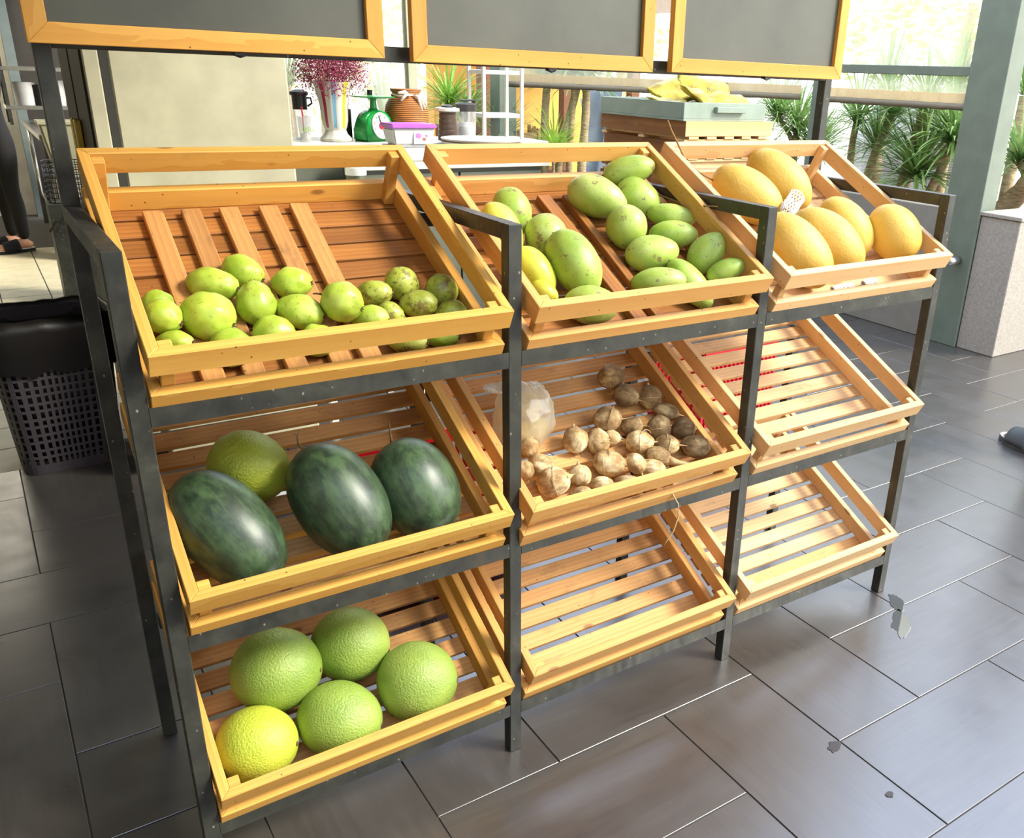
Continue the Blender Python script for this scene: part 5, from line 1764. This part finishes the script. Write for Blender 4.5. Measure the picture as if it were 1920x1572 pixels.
def person(loc, rz, label, top, legs, foot_m, arms, hair_len=0.0, shoes=True):
    root = thing('person', label, 'person', loc, rz)
    J = {'pelvis': ((0, 0.01, 0.93), (0.150, 0.105)), 'waist': ((0, 0.0, 1.08), (0.130, 0.095)), 'chest': ((0, -0.005, 1.27), (0.158, 0.110)),
         'collar': ((0, 0.01, 1.40), (0.110, 0.075)), 'neck': ((0, 0.0, 1.46), (0.052, 0.055)), 'neck_top': ((0, -0.012, 1.53), (0.050, 0.054))}
    E = [('pelvis', 'waist'), ('waist', 'chest'), ('chest', 'collar'), ('collar', 'neck'), ('neck', 'neck_top')]
    for s, nm in ((-1, 'a'), (1, 'b')):
        J['hip' + nm] = ((0.092 * s, 0.01, 0.86), (0.092, 0.092))
        J['thigh' + nm] = ((0.098 * s, 0.0, 0.68), (0.082, 0.084))
        J['knee' + nm] = ((0.098 * s, -0.005, 0.48), (0.060, 0.062))
        J['calf' + nm] = ((0.098 * s, 0.018, 0.33), (0.056, 0.060))
        J['ankle' + nm] = ((0.098 * s, 0.02, 0.09), (0.040, 0.043))
        E += [('pelvis', 'hip' + nm), ('hip' + nm, 'thigh' + nm), ('thigh' + nm, 'knee' + nm), ('knee' + nm, 'calf' + nm), ('calf' + nm, 'ankle' + nm)]
        el, wr = arms[0 if s < 0 else 1]
        J['sh' + nm] = ((0.175 * s, 0.01, 1.365), (0.064, 0.066))
        J['el' + nm] = (el, (0.042, 0.044))
        mid = tuple((Vector(J['sh' + nm][0]) * 0.5 + Vector(el) * 0.5))
        J['up' + nm] = (mid, (0.052, 0.054))
        fm = tuple((Vector(el) * 0.6 + Vector(wr) * 0.4))
        J['fo' + nm] = (fm, (0.040, 0.040))
        J['wr' + nm] = (wr, (0.027, 0.029))
        E += [('collar', 'sh' + nm), ('sh' + nm, 'up' + nm), ('up' + nm, 'el' + nm), ('el' + nm, 'fo' + nm), ('fo' + nm, 'wr' + nm)]
    def pick(c):
        if c.z > 1.435 and abs(c.x) < 0.10:
            return 0
        for s, nm in ((-1, 'a'), (1, 'b')):
            wr, el = Vector(J['wr' + nm][0]), Vector(J['el' + nm][0])
            if (c - wr).length < (el - wr).length * 0.92 and abs(c.x) > 0.15:
                return 0
        if c.z < 0.955:
            return 2
        return 1
    skin_body('body', J, E, root, [M['skin'], M[top], M[legs]], pick)
    head(root, (0, -0.02, 1.625), 0.0, hair_len)
    for s, nm in ((-1, 'a'), (1, 'b')):
        wr, el = Vector(J['wr' + nm][0]), Vector(J['el' + nm][0])
        hand(root, wr + (wr - el).normalized() * -0.004, wr - el, (-s * 0.9, -0.3, 0.1))
    for s in (-1, 1):
        x = 0.098 * s
        # foot with toes; slide sandal or shoe
        bm = bmesh.new()
        add_tube(bm, [(x, 0.055, 0.040), (x, 0.02, 0.062), (x, -0.04, 0.060), (x, -0.10, 0.045), (x, -0.150, 0.036), (x, -0.172, 0.032)], [0.030, 0.040, 0.038, 0.038, 0.036, 0.022], 14)
        for k in range(5):
            tx = x + s * (-0.030 + 0.0150 * k)
            L = (0.046, 0.040, 0.034, 0.028, 0.022)[k]
            r = (0.0125, 0.0090, 0.0088, 0.0082, 0.0078)[k]
            add_tube(bm, [(tx, -0.148, 0.034), (tx, -0.160 - L * 0.5, 0.036), (tx, -0.160 - L, 0.028)], [r, r * 1.04, r * 0.7], 8)
        link('foot', bm_mesh(bm, 'foot', True), M['skin'], root)
        def sole(name, z0, z1, grow, m):
            bm = bmesh.new()
            n = 40
            pts = []
            for i in range(n):
                a = 2 * PI * i / n
                yy = 0.152 * math.sin(a) - 0.068
                wd = (0.046 + 0.010 * (1 if yy < -0.08 else 0) - 0.006 * math.sin(a)) + grow
                pts.append((x + wd * math.copysign(abs(math.cos(a)) ** 0.75, math.cos(a)), yy * (1 + grow)))
            lo = [bm.verts.new((a_, b_, z0)) for a_, b_ in pts]
            hi = [bm.verts.new((a_, b_, z1)) for a_, b_ in pts]
            bm.faces.new(list(reversed(lo)))
            bm.faces.new(hi)
            for i in range(n):
                j = (i + 1) % n
                bm.faces.new((lo[i], lo[j], hi[j], hi[i]))
            return link(name, bm_mesh(bm, name, bevel=0.003), m, root)
        sole('sole', 0.0, 0.024, 0.003, M[foot_m])
        sole('insole', 0.0242, 0.027, -0.003, M['insole'])
        # broad strap over the instep
        bm = bmesh.new()
        rows = []
        for yy in (-0.155, -0.13, -0.10, -0.07, -0.04):
            hgt = 0.072 + 0.20 * (yy + 0.155)
            rows.append([bm.verts.new((x + 0.056 * math.cos(a * PI / 12), yy, 0.015 + (hgt - 0.012) * math.sin(a * PI / 12))) for a in range(13)])
        for a, b in zip(rows, rows[1:]):
            for i in range(12):
                bm.faces.new((a[i], a[i + 1], b[i + 1], b[i]))
        st = link('strap', bm_mesh(bm, 'strap', True), M[foot_m], root)
        md = st.modifiers.new('thick', 'SOLIDIFY')
        md.thickness = 0.005
        md.offset = 1
    return root
person((0.10, 7.05, 0.0), math.radians(-70), 'person in black top and trousers standing at the far left kitchen bench', 'cloth_black', 'cloth_black', 'cloth_black',
       (((-0.27, -0.02, 1.10), (-0.22, -0.22, 1.02)), ((0.26, -0.06, 1.10), (0.16, -0.26, 1.16))), 0.10)
person((3.615, 0.345, 0.0), math.radians(168), 'person in grey slide sandals whose toes show beside the open floor', 'cloth_grey', 'cloth_grey', 'sandal',
       (((-0.25, 0.03, 1.10), (-0.25, -0.06, 0.86)), ((0.25, 0.03, 1.10), (0.25, -0.06, 0.86))), 0.02)

# ------------------------------------------------------------------ plants outside
def blade(bm, base, d, L, w_, droop, n=6):
    """one strap leaf: folded along its midrib, bending under its own weight"""
    d = Vector(d).normalized()
    side = d.cross(Vector((0, 0, 1)))
    if side.length < 1e-3:
        side = Vector((1, 0, 0))
    side.normalize()
    prev = None
    p = Vector(base)
    for i in range(n + 1):
        f = i / n
        wd = w_ * (0.55 + 0.9 * f) * (1 - f) ** 0.7 if f > 0.0 else w_ * 0.5
        upv = side.cross(d).normalized()
        tri = [bm.verts.new(p - side * wd + upv * wd * 0.25), bm.verts.new(p), bm.verts.new(p + side * wd + upv * wd * 0.25)]
        if prev:
            for k in range(2):
                bm.faces.new((prev[k], prev[k + 1], tri[k + 1], tri[k]))
        prev = tri
        p = p + d * (L / n)
        d = (d + Vector((0, 0, -1)) * droop * (0.5 + f) / n).normalized()
def rosette(bm, ctr, n, L, w_, rg, up=0.45, droop=0.9):
    for k in range(n):
        a = k * 2.399963 + rg.uniform(-0.2, 0.2)
        e = up + (1 - k / n) * 0.9 * rg.uniform(0.4, 1.0) - 0.55 * (k / n)
        d = (math.cos(a) * math.cos(e), math.sin(a) * math.cos(e), math.sin(e))
        blade(bm, Vector(ctr) + Vector((0, 0, rg.uniform(-0.06, 0.03))), d, L * rg.uniform(0.7, 1.1), w_, droop * rg.uniform(0.6, 1.3))
def dracaena(base, top, crowns, label, r=0.035, leafm='leaf', n=64, L=0.42, w_=0.012, seed=1, grp='dracaenas outside the open side'):
    rg = random.Random(seed)
    base, top = Vector(base), Vector(top)
    root = thing('dracaena', label, 'plant', base, 0, grp)
    rel = top - base
    pts = [rel * f + Vector((0.04 * math.sin(f * 5 + seed), 0.04 * math.cos(f * 4 + seed), 0)) * f * (1 - f) * 2 for f in [i / 9 for i in range(10)]]
    rr = [r * (1.25 - 0.35 * i / 9) * (1 + 0.05 * math.sin(i * 2.3 + seed)) for i in range(10)]
    tube('trunk', pts, rr, M['bark'], root, 12)
    for k, cp_ in enumerate(crowns):
        q = Vector(cp_) - base
        if (q - rel).length > 0.08:
            tube('branch', [rel * 0.8, rel * 0.9 + (q - rel) * 0.3, q], [r * 0.8, r * 0.7, r * 0.55], M['bark'], root, 10)
        bm = bmesh.new()
        rosette(bm, q, int(n * 1.9), L * 1.3, w_ * 1.15, rg)
        o = link('leaf_crown', bm_mesh(bm, 'leaf_crown', True), M[leafm], root)
        o['kind'] = 'stuff'
    return root
dracaena((5.40, 3.27, 0.55), (5.40, 3.23, 1.22), [(5.40, 3.22, 1.25)], 'dracaena with a thin leaning trunk, first right of the corner post', 0.026, 'leaf', 70, 0.38, 0.010, 1)
dracaena((5.42, 3.18, 0.50), (5.40, 2.93, 1.27), [(5.40, 2.92, 1.30), (5.45, 3.05, 1.06)], 'dracaena with a pale trunk slanting right before the white sheet', 0.030, 'leaf', 64, 0.36, 0.010, 2)
dracaena((5.38, 2.75, 0.45), (5.42, 2.66, 1.33), [(5.42, 2.66, 1.36)], 'dracaena with the thickest upright trunk right of the white sheet', 0.042, 'leaf', 70, 0.40, 0.010, 3)
dracaena((5.35, 2.52, 0.55), (5.40, 2.38, 1.14), [(5.40, 2.38, 1.16), (5.34, 2.58, 0.92)], 'bushy dracaena with broad leaf fans beside the grey pillar', 0.028, 'leaf', 110, 0.46, 0.012, 4)
dracaena((5.50, 3.95, 0.35), (5.50, 3.92, 1.12), [(5.50, 3.92, 1.14), (5.62, 3.80, 0.98), (5.40, 4.05, 1.22)], 'dense fine-leaved dracaena left of the corner post', 0.030, 'leaf', 120, 0.42, 0.008, 5)
dracaena((5.55, 2.02, 0.70), (5.45, 1.78, 1.02), [(5.60, 1.98, 1.05), (5.75, 1.60, 1.20)], 'thick leaning dracaena trunk growing behind the concrete planter', 0.060, 'leaf', 70, 0.42, 0.011, 6)
dracaena((3.93, 5.35, 0.25), (4.09, 5.52, 1.42), [(4.09, 5.52, 1.46)], 'slim upright dracaena trunk left of the leaning pair', 0.036, 'leaf_light', 60, 0.42, 0.011, 7)
dracaena((3.96, 5.30, 0.25), (4.30, 5.36, 1.40), [(4.30, 5.36, 1.44)], 'dracaena trunk leaning to the right under the blind', 0.036, 'leaf', 60, 0.42, 0.011, 8)
dracaena((4.13, 5.21, 0.25), (4.24, 5.33, 1.42), [(4.24, 5.33, 1.46)], 'straight dracaena trunk, left of two standing close together', 0.026, 'leaf', 50, 0.42, 0.011, 9)
dracaena((4.22, 5.14, 0.25), (4.33, 5.28, 1.42), [(4.33, 5.28, 1.46)], 'straight dracaena trunk, right of two standing close together', 0.036, 'leaf', 50, 0.42, 0.011, 10)
dracaena((3.28, 5.86, 0.20), (3.37, 5.95, 1.16), [(3.37, 5.95, 1.20)], 'small bright dracaena outside, seen above the brown tumbler', 0.016, 'leaf_light', 60, 0.36, 0.011, 11)
dracaena((3.42, 5.80, 0.20), (3.47, 5.84, 1.10), [(3.47, 5.84, 1.12)], 'small lime-leaved dracaena outside behind the shaker bottle', 0.016, 'leaf_light', 70, 0.28, 0.012, 12)
dracaena((3.98, 5.20, 0.10), (3.98, 5.22, 0.86), [(3.98, 5.22, 0.88)], 'low young dracaena at the foot of the leaning trunks', 0.016, 'leaf_light', 60, 0.34, 0.009, 13)
dracaena((3.72, 5.62, 0.10), (3.73, 5.64, 0.92), [(3.73, 5.64, 0.95)], 'spiky dracaena beside the dark outside post', 0.018, 'leaf', 60, 0.36, 0.009, 14)
# fan plants higher up behind the blind
def fan(base, h, label, seed):
    rg = random.Random(seed)
    root = thing('yucca', label, 'plant', base, 0, 'yuccas behind the blinds')
    tube('trunk', [(0, 0, 0), (0.02, 0.01, h * 0.5), (0, 0, h)], [0.05, 0.045, 0.04], M['bark'], root, 10)
    bm = bmesh.new()
    for k in range(80):
        a, e = rg.uniform(0, 6.28), rg.uniform(0.1, 1.5)
        blade(bm, (0, 0, h), (math.cos(a) * math.cos(e), math.sin(a) * math.cos(e), math.sin(e)), rg.uniform(0.35, 0.60), 0.012, 0.35)
    o = link('leaf_crown', bm_mesh(bm, 'leaf_crown', True), M['leaf'], root)
    o['kind'] = 'stuff'
    return root
fan((6.1, 3.55, 0), 1.42, 'yucca crown behind the blind, next to the framed board', 1)
fan((6.0, 2.85, 0), 1.45, 'yucca crown behind the blind, in the middle above the grey bar', 2)
fan((6.1, 2.35, 0), 1.45, 'yucca crown behind the blind, close to the grey pillar', 3)
fan((2.55, 5.35, 0), 1.02, 'pale spreading yucca outside the window behind the rattan jar', 4)
fan((6.3, 1.95, 0), 1.60, 'tall yucca behind the grey pillar at its open side', 5)
fan((2.0, 5.9, 0), 1.30, 'yucca outside the window seen between the two left boards', 6)
# broad-leaved trees and bushes further off
def bush(ctr, r, label, seed, nleaf=2600, trunk=True):
    rg = random.Random(seed)
    root = thing('leafy_tree', label, 'tree', (ctr[0], ctr[1], 0), 0, 'trees in the garden outside')
    c0 = Vector((0, 0, ctr[2]))
    if trunk:
        tube('trunk', [(0, 0, -0.07), (0.05, 0.03, ctr[2] * 0.5), (0, 0, ctr[2])], [0.12, 0.10, 0.07], M['bark'], root, 10)
    bm = bmesh.new()
    lobes = [(Vector((rg.gauss(0, 0.5), rg.gauss(0, 0.5), rg.gauss(0, 0.4))) * r, r * rg.uniform(0.35, 0.6)) for _ in range(9)]
    for k in range(nleaf):
        lc_, lr = lobes[k % 9]
        u = Vector((rg.gauss(0, 1), rg.gauss(0, 1), rg.gauss(0, 1))).normalized()
        p = c0 + lc_ + u * lr * rg.uniform(0.75, 1.05)
        s = rg.uniform(0.05, 0.11)
        a = Vector((rg.gauss(0, 1), rg.gauss(0, 1), rg.gauss(0, 1))).normalized()
        b = a.orthogonal().normalized()
        q = [bm.verts.new(p + a * s), bm.verts.new(p + b * s * 0.45), bm.verts.new(p - a * s), bm.verts.new(p - b * s * 0.45)]
        bm.faces.new(q)
    o = link('foliage', bm_mesh(bm, 'foliage'), M['foliage'], root)
    o['kind'] = 'stuff'
    return root
bush((12.0, 7.0, 2.6), 2.0, 'sunlit yellow-green tree seen through the blind right of the boards', 1)
bush((13.0, 2.2, 2.4), 1.8, 'sunlit yellow-green tree behind the grey pillar', 2)
bush((9.5, 12.0, 2.6), 2.0, 'sunlit tree behind the crate stack, above the blind', 3)
bush((4.8, 13.5, 2.8), 2.0, 'sunlit tree outside the window behind the rattan jar', 4)
bush((1.4, 11.5, 2.2), 1.4, 'sunlit tree outside the window behind the striped vase', 5)
# draped sheets behind the plants
def sheet(a, b, z0, z1, m, label, seed):
    a, b = Vector(a), Vector(b)
    bm = bmesh.new()
    n, mz = 36, 18
    nrm = (b - a).normalized().cross(Vector((0, 0, 1)))
    g = []
    for j in range(mz + 1):
        row = []
        for i in range(n + 1):
            p = a.lerp(b, i / n)
            f = j / mz
            off = 0.10 * math.sin(i * 0.55 + seed) * (1.2 - f) + 0.10 * mnoise.noise(Vector((i * 0.22, j * 0.18, seed)))
            top = z1 - 0.20 * (2 * i / n - 1) ** 2 + 0.05 * math.sin(i * 0.9)
            row.append(bm.verts.new(Vector((p.x, p.y, z0 + (top - z0) * f)) + nrm * off))
        g.append(row)
    for j in range(mz):
        for i in range(n):
            bm.faces.new((g[j][i], g[j][i + 1], g[j + 1][i + 1], g[j + 1][i]))
    return tag(link('draped_sheet', bm_mesh(bm, 'draped_sheet', True), m), label, 'sheet')
sheet((6.5, 2.75, 0), (6.5, 4.2, 0), -0.07, 1.38, M['tarp'], 'white cloth sheet draped behind the dracaenas right of the corner post', 1)
sheet((4.86, 5.30, 0), (4.72, 5.95, 0), -0.07, 1.42, M['tarp_blue'], 'blue-grey sheet draped behind the close pair of dracaena trunks', 2)
# ochre building with chairs
hs = thing('ochre_pavilion', 'ochre-walled open pavilion far behind the wire shelf', 'building', (5.55, 9.0, 0))
box('wall', -0.75, 1.5, 0.4, 0.6, -0.07, 2.2, M['ochre_wall'], hs)
box('roof', -0.9, 1.8, -1.0, 0.8, 2.2, 2.35, M['brown'], hs)
for x in (-0.7, 0.4, 1.4):
    box('post', x - 0.06, x + 0.06, -0.9, -0.78, -0.07, 2.2, M['brown'], hs)
def chair(loc, rz, label):
    r = thing('wooden_chair', label, 'chair', loc, rz, 'wooden chairs at the pavilion')
    box('seat', -0.21, 0.21, -0.21, 0.21, 0.43, 0.47, M['brown'], r, 0.004)
    for x in (-0.18, 0.18):
        box('leg', x - 0.02, x + 0.02, -0.20, -0.16, 0, 0.43, M['brown'], r)
        box('leg', x - 0.02, x + 0.02, 0.16, 0.20, 0, 0.95, M['brown'], r)
    for z in (0.60, 0.72, 0.84):
        box('back_slat', -0.16, 0.16, 0.17, 0.19, z, z + 0.07, M['brown'], r)
    return r
for k, (x, y, a, lb) in enumerate(((4.62, 8.3, 0.4, 'brown wooden chair at the pavilion, nearest the dark outside post'), (5.15, 8.5, 2.6, 'brown wooden chair at the pavilion, behind the leaning trunk'),
                                   (5.65, 8.1, 1.2, 'brown wooden chair at the pavilion, behind the low young dracaena'), (5.0, 7.7, 3.6, 'brown wooden chair at the pavilion, nearest of the four'))):
    chair((x, y, -0.07), a, lb)
tb2 = thing('round_table', 'white round garden table in front of the pavilion', 'table', (4.45, 7.2, -0.07))
lathe('table_top', [(0.0, 0.72), (0.45, 0.72), (0.46, 0.735), (0.45, 0.75), (0.0, 0.75)], M['counter_white'], tb2, n=36)
lathe('pedestal', [(0.22, 0.0), (0.22, 0.02), (0.05, 0.05), (0.04, 0.72)], M['steel'], tb2, n=20)
